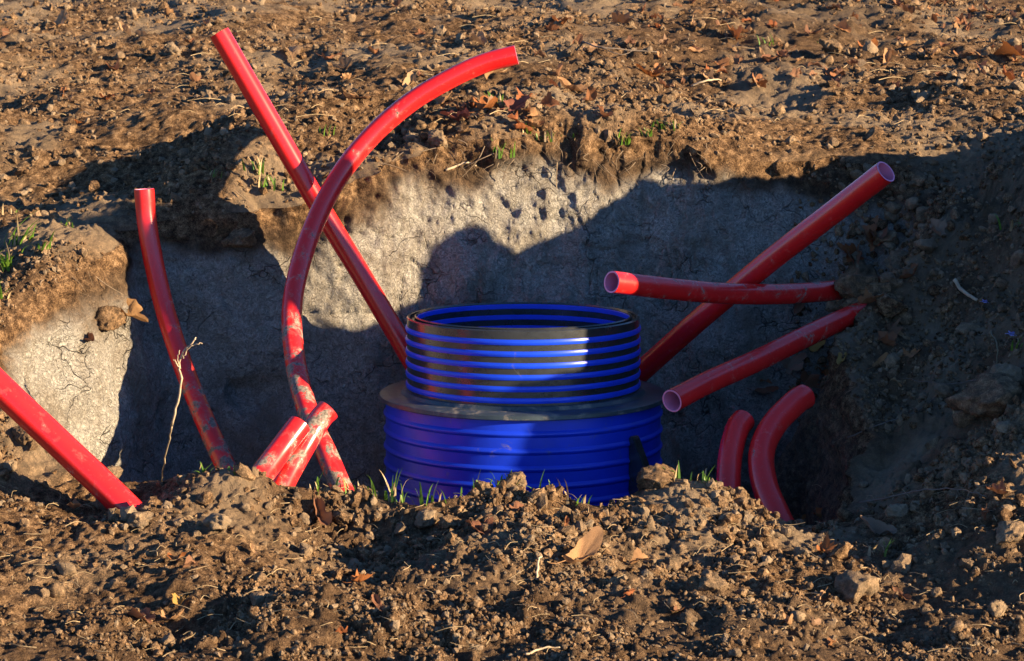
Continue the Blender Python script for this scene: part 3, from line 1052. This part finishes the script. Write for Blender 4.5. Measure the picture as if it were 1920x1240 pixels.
# fine crumbs: far too many to count
def crumbs(name, n, region, smed, ssig, smax, label, base, seed):
    r = np.random.default_rng(seed)
    j0, j1, mask = region
    A = PV[j0:j1]
    area = np.linalg.norm(np.cross(A[1:, 1:] - A[:-1, :-1], A[1:, :-1] - A[:-1, 1:]), axis=-1) * 0.5
    area = area * mask[:-1, :-1]
    cumw = np.cumsum(area.ravel()); cumw /= cumw[-1]
    pick = np.searchsorted(cumw, r.random(n))
    jj, ii = np.divmod(pick, MT - 1)
    fa, fb = r.random(n)[:, None], r.random(n)[:, None]
    pos = (A[jj, ii] * (1 - fa) + A[jj + 1, ii] * fa) * (1 - fb) + (A[jj, ii + 1] * (1 - fa) + A[jj + 1, ii + 1] * fa) * fb
    size = np.minimum(smed * np.exp(ssig * r.standard_normal(n)), smax)
    bv, bf = base
    nv = len(bv)
    var = np.stack([clod_verts(bv, 300 + k, 0.45, 0.3) for k in range(24)])
    sh = var[r.integers(0, 24, n)]
    # random rotation
    qn = r.standard_normal((n, 4)); qn /= np.linalg.norm(qn, axis=1, keepdims=True)
    w, x, y, z = qn.T
    Rm = np.stack([1 - 2 * (y * y + z * z), 2 * (x * y - z * w), 2 * (x * z + y * w), 2 * (x * y + z * w), 1 - 2 * (x * x + z * z), 2 * (y * z - x * w),
                   2 * (x * z - y * w), 2 * (y * z + x * w), 1 - 2 * (x * x + y * y)], -1).reshape(n, 3, 3)
    stretch = r.uniform(0.7, 1.3, (n, 1, 3))
    V = np.einsum('nij,nkj->nki', Rm, sh * stretch) * size[:, None, None]
    pos[:, 2] += size * 0.25
    V = V + pos[:, None]
    F = bf[None] + (np.arange(n) * nv)[:, None, None]
    me = np_mesh(name, V.reshape(-1, 3), F.reshape(-1, 3), False)
    add_attr(me, 'tint', np.repeat(np.clip(r.random(n) ** 2.2, 0, 1) * 0.6, nv))
    o = link(name, me, M_CLOD)
    return tag(o, label, 'soil', kind='stuff')


in_u = (fu > -150).reshape(rows, MT) & (fu < 2070).reshape(rows, MT) & (fv_ > -60).reshape(rows, MT) & (fv_ < 1330).reshape(rows, MT) & (fw > 0).reshape(rows, MT)
og = slice(o0, rows)
front = in_u[o0:] & (Y_[o0:] < -0.55 - 0.35 * (X[o0:] > 0.9))
frag = (0.12 + 0.88 * sstep(-0.3, 0.45, fbm(X[o0:], Y_[o0:], X[o0:] * 0, 0.55, 2, 77))) * (0.15 + 0.85 * sstep(-0.2, 0.4, fbm(X[o0:], Y_[o0:], X[o0:] * 0, 0.16, 2, 79)))
crumbs('soil_crumbs', 24000, (o0, rows, front * frag), 0.0040, 0.55, 0.013, 'fine soil crumbs strewn over the front berm', ICO1, 1)
crumbs('soil_crumbs', 1500, (o0, rows, front * frag * sstep(-1.75, -1.15, Y_[o0:])), 0.0105, 0.45, 0.028, 'pea-sized soil crumbs strewn over the front berm', ICO2, 2)
back = in_u[o0:] & (Y_[o0:] > 0.3)
fragb = (0.25 + 0.75 * sstep(-0.2, 0.4, fbm(X[o0:], Y_[o0:], X[o0:] * 0, 0.2, 2, 79))) * 0.25 + 0.75 * sstep(-0.3, 0.4, fbm(X[o0:], Y_[o0:], X[o0:] * 0, 0.6, 2, 78))
crumbs('soil_crumbs', 30000, (o0, rows, back * fragb), 0.0062, 0.6, 0.026, 'soil crumbs strewn over the far ground', ICO1, 3)
crumbs('soil_crumbs', 900, (o0, rows, back * fragb), 0.017, 0.4, 0.042, 'coarse soil crumbs strewn over the far ground', ICO2, 4)
side = in_u[o0:] & (Y_[o0:] <= 0.3) & (Y_[o0:] >= -0.55)
crumbs('soil_crumbs', 4500, (o0, rows, side * np.where(X[o0:] > 0.9, 0.9, 1.0)), 0.006, 0.5, 0.02, 'soil crumbs on the banks left and right of the pit', ICO1, 5)
gul = in_u[NF:o0] & (X[NF:o0] > 1.1) & (Y_[NF:o0] > 0.2) & (Z[NF:o0] > -0.6)
crumbs('soil_crumbs', 1500, (NF, o0, gul * 1.0), 0.009, 0.5, 0.03, 'dark crumbs and rubble in the shaded gully', ICO1, 6)


# ------------------------------------------------------------------ dry leaves
def leaf_mesh(seed, kind):
    r = np.random.default_rng(seed)
    n = 36
    a = np.linspace(0, 2 * np.pi, n, endpoint=False)
    if kind == 0:      # lobed, maple-like
        rad = 0.46 + 0.20 * np.abs(np.cos(2.5 * a + 0.3 * np.sin(a + seed))) ** 1.3 + 0.12 * np.cos(a) + 0.06 * r.standard_normal(n)
        ey = 0.95
    else:              # plain oval with a pointed tip
        rad = 0.50 + 0.16 * np.cos(2 * a) + 0.08 * np.cos(a) + 0.02 * r.standard_normal(n)
        ey = 0.75
    ring = []
    for f in (0.0, 0.35, 0.7, 1.0):
        if f == 0:
            ring.append(np.zeros((1, 2)))
        else:
            ring.append(np.stack([np.cos(a) * rad * f, np.sin(a) * rad * f * ey], -1))
    pts = np.vstack(ring)
    fold = r.uniform(0.3, 1.1); curl = r.uniform(-0.9, 1.3); tw = r.uniform(-1.0, 1.0)
    x, y = pts[:, 0], pts[:, 1]
    z = fold * np.abs(y) + curl * x * x * 0.8 + tw * x * y + 0.22 * fbm(x, y, x * 0 + seed, 0.4, 2, seed)
    yy = y * (1 - 0.35 * fold)
    v = np.stack([x, yy, z], -1)
    fs = []
    for i in range(n):
        fs.append((0, 1 + i, 1 + (i + 1) % n))
        for k in range(2):
            b0 = 1 + k * n; b1 = 1 + (k + 1) * n
            fs.append((b0 + i, b1 + i, b1 + (i + 1) % n, b0 + (i + 1) % n))
    # stalk
    sv, sf = tube(catmull([(-0.45, 0, v[:, 2].min() * 0 + 0.05), (-0.75, 0.02, 0.05), (-1.0, 0.08, 0.12)], 5), [0.016, 0.014, 0.012, 0.012, 0.012], 4)
    off = len(v)
    v = v.tolist() + sv
    fs += [tuple(k + off for k in f) for f in sf]
    me = mesh_py('dry_leaf', v, fs)
    me.materials.append(M_LEAF)
    return me


LEAFM = [leaf_mesh(k, 0 if k % 2 else 1) for k in range(16)]
LC = [(0.30, 0.16, 0.09), (0.40, 0.26, 0.16), (0.20, 0.10, 0.06), (0.34, 0.15, 0.065), (0.42, 0.20, 0.085), (0.27, 0.115, 0.055), (0.46, 0.27, 0.13), (0.37, 0.12, 0.04), (0.50, 0.33, 0.18), (0.22, 0.10, 0.06)]
LCN = ['dull brown', 'pale tan', 'dark brown', 'russet', 'orange', 'brown', 'light tan', 'rust red', 'straw coloured', 'deep brown']


def leaf(px, py, size, label, group=None, col=None, tilt=0.5, k=None, face=False, lift=0.35):
    p, n = hit(px, py)
    me = LEAFM[(k if k is not None else random.randrange(len(LEAFM))) % len(LEAFM)]
    o = link('dry_leaf', me)
    s = size / 1.15
    o.scale = (s, s * random.uniform(0.85, 1.1), s)
    nn = n.copy()
    if nn.z < 0: nn = -nn
    if face: nn = (nn + Vector((0.25, -0.9, 0.5))).normalized()
    nn = (nn * 0.5 + Vector((0, -0.15, 0.7)) + Vector((random.gauss(0, tilt * .5), random.gauss(0, tilt * .5), 0))).normalized()
    qt = nn.to_track_quat('Z', 'Y') @ Quaternion((0, 0, 1), random.uniform(0, 6.28))
    o.rotation_mode = 'QUATERNION'
    o.rotation_quaternion = qt
    o.location = p + nn * (0.004 + s * 0.08 * lift) + Vector((0, -0.3, 0.15)).normalized() * 0.006
    c = col if col is not None else random.choice(LC)
    o.color = (c[0] * .78, c[1] * .74, c[2] * .74, 1)
    return tag(o, label, 'leaf', group)


TAN = (0.50, 0.30, 0.15); OR = (0.44, 0.16, 0.045); BR_ = (0.26, 0.12, 0.07); PALE = (0.52, 0.36, 0.20); YEL = (0.50, 0.32, 0.08); GR = (0.33, 0.24, 0.17)
BL = [
    (1085, 1048, .125, 'large folded tan leaf in the middle of the front slope', TAN, 0), (598, 965, .105, 'large curled reddish brown leaf on the berm below the bent pipe', BR_, 4),
    (395, 955, .085, 'dull brown leaf in the hollow on the left part of the berm', BR_, 2), (765, 985, .07, 'small upright orange-brown leaf beside upright clods on the berm', OR, 6),
    (898, 998, .10, 'dark reddish leaf in the shaded hollow in front of the chamber', (0.20, 0.085, 0.05), 7), (970, 960, .05, 'small brown leaf on the berm crest slope above the dark reddish one', BR_, 5),
    (1508, 978, .055, 'red-orange leaf curled at the pit edge by the hooked pipe, left one', OR, 8), (1535, 970, .055, 'red-orange leaf curled at the pit edge, right one', OR, 1),
    (1645, 1000, .11, 'broad greyish brown leaf standing on the right part of the berm', GR, 10), (270, 1165, .075, 'brown curled leaf low on the left front slope', BR_, 11),
    (318, 1168, .055, 'pale brown leaf right of the curled one low on the left front slope', TAN, 9), (340, 1136, .045, 'small yellowish leaf low on the left front slope', YEL, 3),
    (330, 1050, .05, 'rust-coloured leaf half hidden among clods left on the berm', OR, 12), (1480, 1170, .06, 'narrow tan leaf low on the right front slope', TAN, 0),
    (1545, 1035, .055, 'thin orange leaf beside straw on the right of the berm', OR, 9), (670, 1095, .05, 'narrow orange leaf at mid slope left of centre', OR, 3),
    (715, 1140, .05, 'dark brown leaf in the large shaded patch of the front slope', BR_, 2), (1200, 1055, .055, 'small tan leaf right beside the large folded one', TAN, 5),
    (140, 955, .06, 'tan leaf on the soil under the near left pipe', TAN, 7), (1870, 930, .06, 'upright brown leaf stuck to the big crumbly clod', BR_, 3),
    (240, 602, .135, 'big tan leaf stuck on the sunlit left pit wall', (0.55, 0.33, 0.14), 1), (165, 640, .09, 'dark reddish leaf in the soil lump of the sunlit pit wall', (0.22, 0.10, 0.07), 4),
    (1225, 145, .115, 'orange curled leaf with a long shadow on the far ground', OR, 0), (540, 103, .12, 'pale tan leaf on the far ground between the two tall pipe ends', PALE, 1),
    (238, 66, .13, 'pale leaf on the far left ground', PALE, 4), (113, 50, .13, 'brown leaf farthest to the left on the far ground', TAN, 7), (320, 28, .10, 'tan leaf near the top edge left of the tall pipe', TAN, 8),
    (768, 160, .12, 'tan leaf lying just above the arched pipe', PALE, 10), (150, 235, .06, 'reddish leaf on the shaded rut at the far left', OR, 2), (1905, 112, .15, 'bright orange leaf in the upper right corner', OR, 11),
    (1375, 72, .12, 'orange-brown leaf on the far ground right of a grass sprig', OR, 13), (1625, 103, .11, 'orange leaf on the far right ground near the pale clod', OR, 5), (1665, 118, .11, 'tan leaf right of the orange one on the far right ground', TAN, 8),
    (1460, 112, .13, 'brown leaf lying flat below the grass sprig on the far ground', BR_, 2), (1300, 32, .11, 'brown leaf near the top edge right of centre', TAN, 4), (1700, 5, .16, 'pale leaf cut by the top edge at the right', PALE, 7),
    (1215, 8, .13, 'pale leaf cut by the top edge at the centre right', PALE, 1), (860, 222, .11, 'dark reddish leaf in the hollow at the far pit edge, left one', (0.24, 0.07, 0.06), 4), (910, 210, .10, 'orange leaf at the far pit edge beside grass', OR, 5),
    (960, 205, .10, 'dark reddish leaf in the hollow at the far pit edge, right one', (0.24, 0.08, 0.06), 7), (1075, 170, .12, 'brown leaf above the grassy far pit edge', TAN, 8), (1055, 45, .12, 'brown leaf on the far ground above the thin twig', OR, 10),
    (1640, 440, .14, 'large dull brown leaf lying in the shaded gully', (0.25, 0.11, 0.07), 4), (1600, 490, .09, 'small brown leaf above the level pipe in the gully', BR_, 5), (1755, 445, .07, 'pale curled leaf on the bank edge right of the gully', GR, 3),
    (1535, 650, .08, 'yellowish leaf in the dark pit corner below the sloping pipe', YEL, 9), (1580, 682, .07, 'orange leaf in the dark pit corner by the right bank', YEL, 6), (1542, 705, .08, 'brown leaf lowest in the dark pit corner', OR, 1),
    (1435, 735, .08, 'brown leaf behind the hooked pipe in the pit', BR_, 2), (1480, 690, .10, 'grey-brown leaf in the pit under the sloping pipe', GR, 7), (1560, 560, .09, 'leaf wedged between the level and the sloping pipe', BR_, 8),
    (1880, 725, .09, 'pale leaf on the sunlit lump of the right bank', PALE, 4),
]
for px, py, s, lb, c, k in BL:
    leaf(px, py, s, lb, col=c, k=k, tilt=0.35, face=s > 0.08 and py > 250)
def scatter_leaves(n, x0, x1, y0, y1, smin, smax, label, group):
    for _ in range(n):
        px = random.uniform(x0, x1); py = random.uniform(y0, y1); ci = random.randrange(len(LC))
        leaf(px, py, random.uniform(smin, smax), label % LCN[ci] + ' ' + zone(px, py), group, col=LC[ci], tilt=0.7)
scatter_leaves(120, 1200, 1930, 0, 165, .03, .085, '%s leaf in litter', 'leaf litter on the far right ground')
scatter_leaves(42, 0, 1250, 0, 200, .04, .10, 'small %s leaf on far soil', 'leaves on the far ground')
scatter_leaves(16, 830, 1130, 190, 250, .04, .085, 'small %s leaf caught', 'leaves along the far pit edge')
scatter_leaves(16, 30, 1900, 930, 1220, .025, .05, 'small %s leaf scrap', 'leaf scraps on the front berm')
scatter_leaves(22, 1430, 1720, 420, 740, .04, .09, '%s leaf in the shaded gully', 'dead leaves in the gully')


# ------------------------------------------------------------------ grass tufts
def grass_tuft(px, py, hgt, n, label, group, spread=0.5, mat=None, lean=(0, 0)):
    p, nn = crest(px) if 880 < py < 1000 else hit(px, py)
    V = []; F = []
    for _ in range(n):
        b = np.array([random.gauss(0, .012 + .02 * spread * hgt / .1), random.gauss(0, .012), -0.012])
        az = random.uniform(0, 6.28); l = hgt * random.uniform(0.45, 1.1)
        out = np.array([math.cos(az), math.sin(az) * 0.8, 0]) * random.uniform(0.15, 1.0) * spread + np.array([lean[0], lean[1], 0])
        w = random.uniform(0.0026, 0.0050)
        side = np.cross(out + np.array([0, 0, 1e-3]), [0, 0, 1.0]); side /= np.linalg.norm(side) + 1e-9
        K = 6
        o = len(V)
        droop = random.uniform(0.0, 0.75)
        for k in range(K + 1):
            t = k / K
            c = b + out * l * (0.35 * t + 0.75 * t * t) + np.array([0, 0, l * (t - droop * t ** 3 * 0.7)])
            ww = w * (1 - t ** 2.2) + 0.0003
            V.append(c - side * ww); V.append(c + np.array([0, 0, -ww * 0.5])); V.append(c + side * ww)
        for k in range(K):
            a = o + k * 3
            F.append((a, a + 1, a + 4, a + 3)); F.append((a + 1, a + 2, a + 5, a + 4))
    me = mesh_py('grass_tuft', V, F)
    o = link('grass_tuft', me, mat or M_GRASS)
    me.materials.append(M_STRAW)
    for b_ in range(n):
        if random.random() < .28:
            for k in range(12):
                me.polygons[b_ * 12 + k].material_index = 1
    o.location = p
    return tag(o, label, 'grass', group)


GB = 'grass tufts along the berm crest'
for px, py, h, n, lb, sp in [
    (745, 915, .105, 15, 'biggest bright green grass tuft on the crest at the left of the blue chamber', .45), (800, 918, .07, 9, 'spindly grass tuft on the crest just right of the biggest one', .6),
    (888, 912, .055, 3, 'pair of lone grass blades before the middle of the blue chamber', .25), (935, 910, .06, 9, 'low green grass tuft before the middle of the blue chamber', .6),
    (970, 915, .03, 5, 'tiny grass sprig right of the low tuft on the crest', .6), (1052, 910, .06, 5, 'thin arching grass tuft before the right half of the chamber', .9),
    (1090, 912, .045, 4, 'thin grass sprig right of the arching tuft', .7), (1262, 890, .05, 5, 'grass sprig growing behind the largest pale clod', .6), (1316, 892, .055, 5, 'grass sprig on the crest left of the short stub pipe', .5),
    (1345, 895, .03, 4, 'tiny grass sprig at the foot of the short stub pipe', .5), (590, 905, .05, 4, 'grass sprig between the leaning stubs and the bent pipe', .3), (650, 912, .06, 6, 'grass tuft at the foot of the bent pipe', .3),
    (676, 914, .055, 5, 'grass sprig right of the bent pipe foot', .35), (375, 895, .04, 3, 'lone grass blades on the left shoulder of the berm', .8), (438, 893, .03, 5, 'tiny grass sprig at the foot of the muddy upright pipe', .6),
    (1660, 1035, .04, 6, 'sparse grass among straw on the right of the berm', .9)]:
    grass_tuft(px, py, h * 1.35, n + 3, lb, GB, sp)
GF = 'grass tufts along the far pit edge'
for px, py, h, n, lb in [
    (932, 192, .075, 16, 'bright grass tuft standing on the far ground below the arched pipe tip'), (985, 245, .06, 10, 'grass tuft on the far pit edge, left of centre'), (938, 290, .08, 12, 'grass tuft hanging down the far pit wall'),
    (1030, 262, .06, 10, 'grass sprig on the far pit edge, centre'), (1070, 265, .05, 8, 'small grass sprig right of the centre sprig on the far edge'), (1165, 265, .07, 14, 'grass tuft hanging over the far pit edge right of centre'),
    (1212, 250, .055, 10, 'low grass tuft on the far edge between two others'), (1245, 240, .07, 14, 'grass tuft at the right end of the far grassy edge'), (1275, 235, .06, 10, 'rightmost grass sprig on the far pit edge'),
    (475, 318, .09, 16, 'grass tuft on the bank corner left of the leaning pipe'), (497, 352, .09, 12, 'grass hanging from the bank corner beside the leaning pipe'), (405, 330, .06, 7, 'sparse grass on the shaded bank corner'),
    (1435, 82, .075, 8, 'small grass sprig among leaves on the far ground'), (1540, 80, .05, 6, 'tiny grass sprig on the far right ground'), (612, 250, .06, 5, 'grass sprig in the pipe shadow on the far ground')]:
    grass_tuft(px, py, h, n, lb, GF, 0.6)
GL = 'grass tufts on the left bank'
for px, py, h, n, lb, ln in [
    (40, 452, .13, 22, 'largest grass tuft on the sunlit left bank, its blades arching right', (0.5, -.3)), (8, 500, .11, 16, 'grass tuft at the left frame edge on the bank', (0.1, -.4)), (75, 470, .10, 10, 'grass blades hanging down the left bank face', (0.5, -.5)),
    (8, 560, .08, 8, 'sparse grass lowest on the left bank', (0.3, -.4)), (118, 420, .055, 10, 'small grass tuft at the right end of the left bank top', (0.2, -.2)), (20, 400, .06, 8, 'short grass on top of the left bank', (0, 0))]:
    grass_tuft(px, py, h, n, lb, GL, 0.6, lean=ln)
for px, py, h, n, lb in [(1800, 775, .06, 14, 'dark green grass tuft in the shade of the right bank'), (1905, 430, .08, 10, 'grass blades at the right frame edge on the bank'), (1912, 655, .06, 6, 'bright grass blade at the right frame edge above the lump')]:
    grass_tuft(px, py, h, n, lb, 'grass tufts on the right bank', 0.7)


# ------------------------------------------------------------------ twigs, straw, roots, flowers
def twig(branches, label, mat, name='twig'):
    """branches: list of ([(px,py,Y)...] or 3-D points, r0, r1)."""
    V = []; F = []
    base = None
    for pts, r0, r1 in branches:
        pp = [P(*p) if not isinstance(p, Vector) else np.array(p) for p in pts]
        if base is None: base = np.array(pp[0])
        n = 4 * len(pp)
        path = catmull(np.array(pp) - base, n)
        path += 0.0015 * rng.standard_normal(path.shape)
        v, f = tube(path, np.linspace(r0, r1, n) * 0.8, 6)
        o = len(V); V += v; F += [tuple(k + o for k in ff_) for ff_ in f]
    ob = link(name, mesh_py(name, V, F), mat)
    ob.location = base
    return tag(ob, label, 'twig')


def on(px, py, up=0.006):
    p, n = hit(px, py)
    return p + Vector((0, -0.004, up))


twig([([(322, 800, -.33), (334, 750, -.36), (341, 715, -.38), (336, 690, -.38), (343, 660, -.39), (362, 642, -.40), (366, 633, -.40)], .0055, .0028),
      ([(343, 672, -.39), (352, 655, -.40), (368, 646, -.41), (379, 643, -.41)], .0032, .0022),
      ([(338, 692, -.38), (330, 680, -.40), (325, 675, -.40)], .0028, .002), ([(334, 684, -.39), (333, 668, -.40), (338, 658, -.41)], .0025, .0018),
      ([(322, 800, -.33), (316, 830, -.24), (306, 880, -.08), (300, 930, 0.05)], .004, .003)],
     'pale forked twig standing in front of the muddy upright pipe', M_TWIG)
twig([([on(1925, 690), on(1895, 700), on(1858, 712), on(1838, 722, .02), on(1815, 750, .02), on(1792, 790)], .005, .002), ([on(1838, 722, .02), on(1770, 735, .03), on(1690, 728, .03)], .0025, .0012)],
     'dark bare twig hanging from the right bank above the lump', M_TWIG_DARK)
twig([([on(1592, 838, .03), on(1650, 812, .03), on(1710, 785, .02), on(1760, 752, .02)], .0028, .0014)], 'thin straight root stalk on the dark right bank', M_TWIG_DARK)
twig([([on(1610, 955, .02), on(1680, 948, .035), on(1740, 942, .045), on(1800, 942, .04), on(1850, 946, .02)], .0035, .0018)], 'thin dark twig lying along the right berm crest', M_TWIG_DARK)
twig([([on(1090, 78), on(1120, 95, .02), on(1165, 103, .02), on(1235, 103)], .005, .003), ([on(1120, 95, .02), on(1170, 112, .02), on(1195, 98, .02)], .003, .002)], 'forked dark twig on the far ground right of the arched pipe', M_TWIG_DARK)
twig([([on(1295, 163), on(1325, 160, .02), on(1352, 155)], .006, .004)], 'short pale stick on the far ground', M_TWIG)
twig([([on(835, 330, .02), on(870, 322, .03), on(893, 318, .02)], .006, .004)], 'pale root end sticking out of the far pit wall', M_TWIG)
twig([([on(1005, 1090), on(1012, 1065, .015), on(1015, 1055, .02)], .0045, .003)], 'short pale twig standing below the large folded leaf', M_TWIG)
twig([([on(985, 1230), on(1020, 1222, .01), on(1045, 1218)], .004, .002)], 'thin reddish twig at the bottom edge of the front slope', M_TWIG)
twig([([on(1785, 535, .02), on(1805, 556, .02), on(1830, 575, .02)], .010, .007)], 'thick dead stalk on the right bank leading to a lilac flower', M_TWIG)
twig([([on(1860, 640, .03), on(1870, 665, .03), on(1866, 690, .01)], .003, .002)], 'thin stalk under the lower lilac flower', M_STEM)


def flower(px, py, size, label):
    p, n = hit(px, py)
    root = empty('lilac_flower', p + Vector((0, -0.035, 0.03)))
    tag(root, label, 'flower', 'lilac flowers on the right bank')
    for k in range(9):
        a = k * 2.4; el = 0.25 + 0.1 * k
        d = Vector((math.cos(a) * math.cos(el), math.sin(a) * math.cos(el) - .3, math.sin(el))).normalized()
        s = d.cross(Vector((0.1, 0.2, 1))).normalized()
        V = []; 
        for t, w in ((0, .15), (.35, .42), (.7, .46), (1.0, .18)):
            c = d * size * t + Vector((0, 0, -size * 0.35 * t * t))
            V += [c - s * size * w, c + Vector((0, 0, size * .06)), c + s * size * w]
        F = [(3 * j + i, 3 * j + i + 1, 3 * j + i + 4, 3 * j + i + 3) for j in range(3) for i in range(2)]
        link('petal', mesh_py('petal', V, F), M_PETAL, root)
    v, f = tube(catmull([(0, 0, 0), (-.004, .015, -.02), (0, .04, -.045)], 6), .0016, 5)
    link('stem', mesh_py('stem', v, f), M_STEM, root)


flower(1843, 582, .016, 'small lilac flower on the right bank at the end of the dead stalk')
flower(1888, 640, .020, 'larger lilac flower lower on the right bank near the frame edge')


def fibres(name, specs, mat, label, cat):
    V = []; F = []
    for pts, r in specs:
        v, f = tube(catmull(pts, 7), np.linspace(r, r * 0.6, 7), 4, False)
        o = len(V); V += v; F += [tuple(k + o for k in ff_) for ff_ in f]
    o = link(name, mesh_py(name, V, F), mat)
    return tag(o, label, cat, kind='stuff')


sp = []
for _ in range(330):
    px = random.uniform(-20, 1940); py = random.uniform(915, 1240)
    p, n = hit(px, py)
    if p.z < -.6: continue
    L = random.uniform(.015, .075); az = random.uniform(0, 6.28)
    d = np.array([math.cos(az), math.sin(az), 0]); p = np.array(p) + [0, -0.004, 0.008]
    b = np.array([-d[1], d[0], 0]) * random.gauss(0, .15) * L
    sp.append(([p - d * L / 2, p + b + [0, 0, random.uniform(0, .012)], p + d * L / 2 + [0, 0, random.uniform(-.004, .012)]], random.uniform(.0006, .0014)))
fibres('straw', sp, M_STRAW, 'thin straw bits and dry grass strewn over the front berm', 'straw')
sp = []
for _ in range(150):
    px = random.uniform(0, 1900); py = random.uniform(0, 240)
    p, n = hit(px, py)
    L = random.uniform(.03, .16); az = random.uniform(0, 6.28)
    d = np.array([math.cos(az), math.sin(az), 0]); p = np.array(p) + [0, -0.004, 0.015]
    b = np.array([-d[1], d[0], 0]) * random.gauss(0, .15) * L
    sp.append(([p - d * L / 2, p + b + [0, 0, .01], p + d * L / 2], random.uniform(.0012, .0022)))
fibres('straw', sp, M_STRAW, 'thin straw bits strewn over the far ground', 'straw')
sp = []
for _ in range(110):
    if random.random() < .7:
        px = random.uniform(700, 1340); py = random.uniform(255, 320)
    elif random.random() < .6:
        px = random.uniform(20, 190); py = random.uniform(420, 560)
    else:
        px = random.uniform(380, 540); py = random.uniform(300, 370)
    p, n = hit(px, py)
    p = np.array(p) + [0, -.012, 0]
    L = random.uniform(.03, .12)
    dx = random.gauss(0, .8) * L; L *= random.uniform(.4, 1)
    sp.append(([p, p + [dx * .4 + random.gauss(0, .012), -.012, -L * .45], p + [dx, -.006 + random.gauss(0, .01), -L]], random.choice((.0006, .0008, .0012, .0022))))
fibres('root_fibres', sp, M_ROOT, 'fine roots hanging out of the topsoil at the pit edge', 'roots')
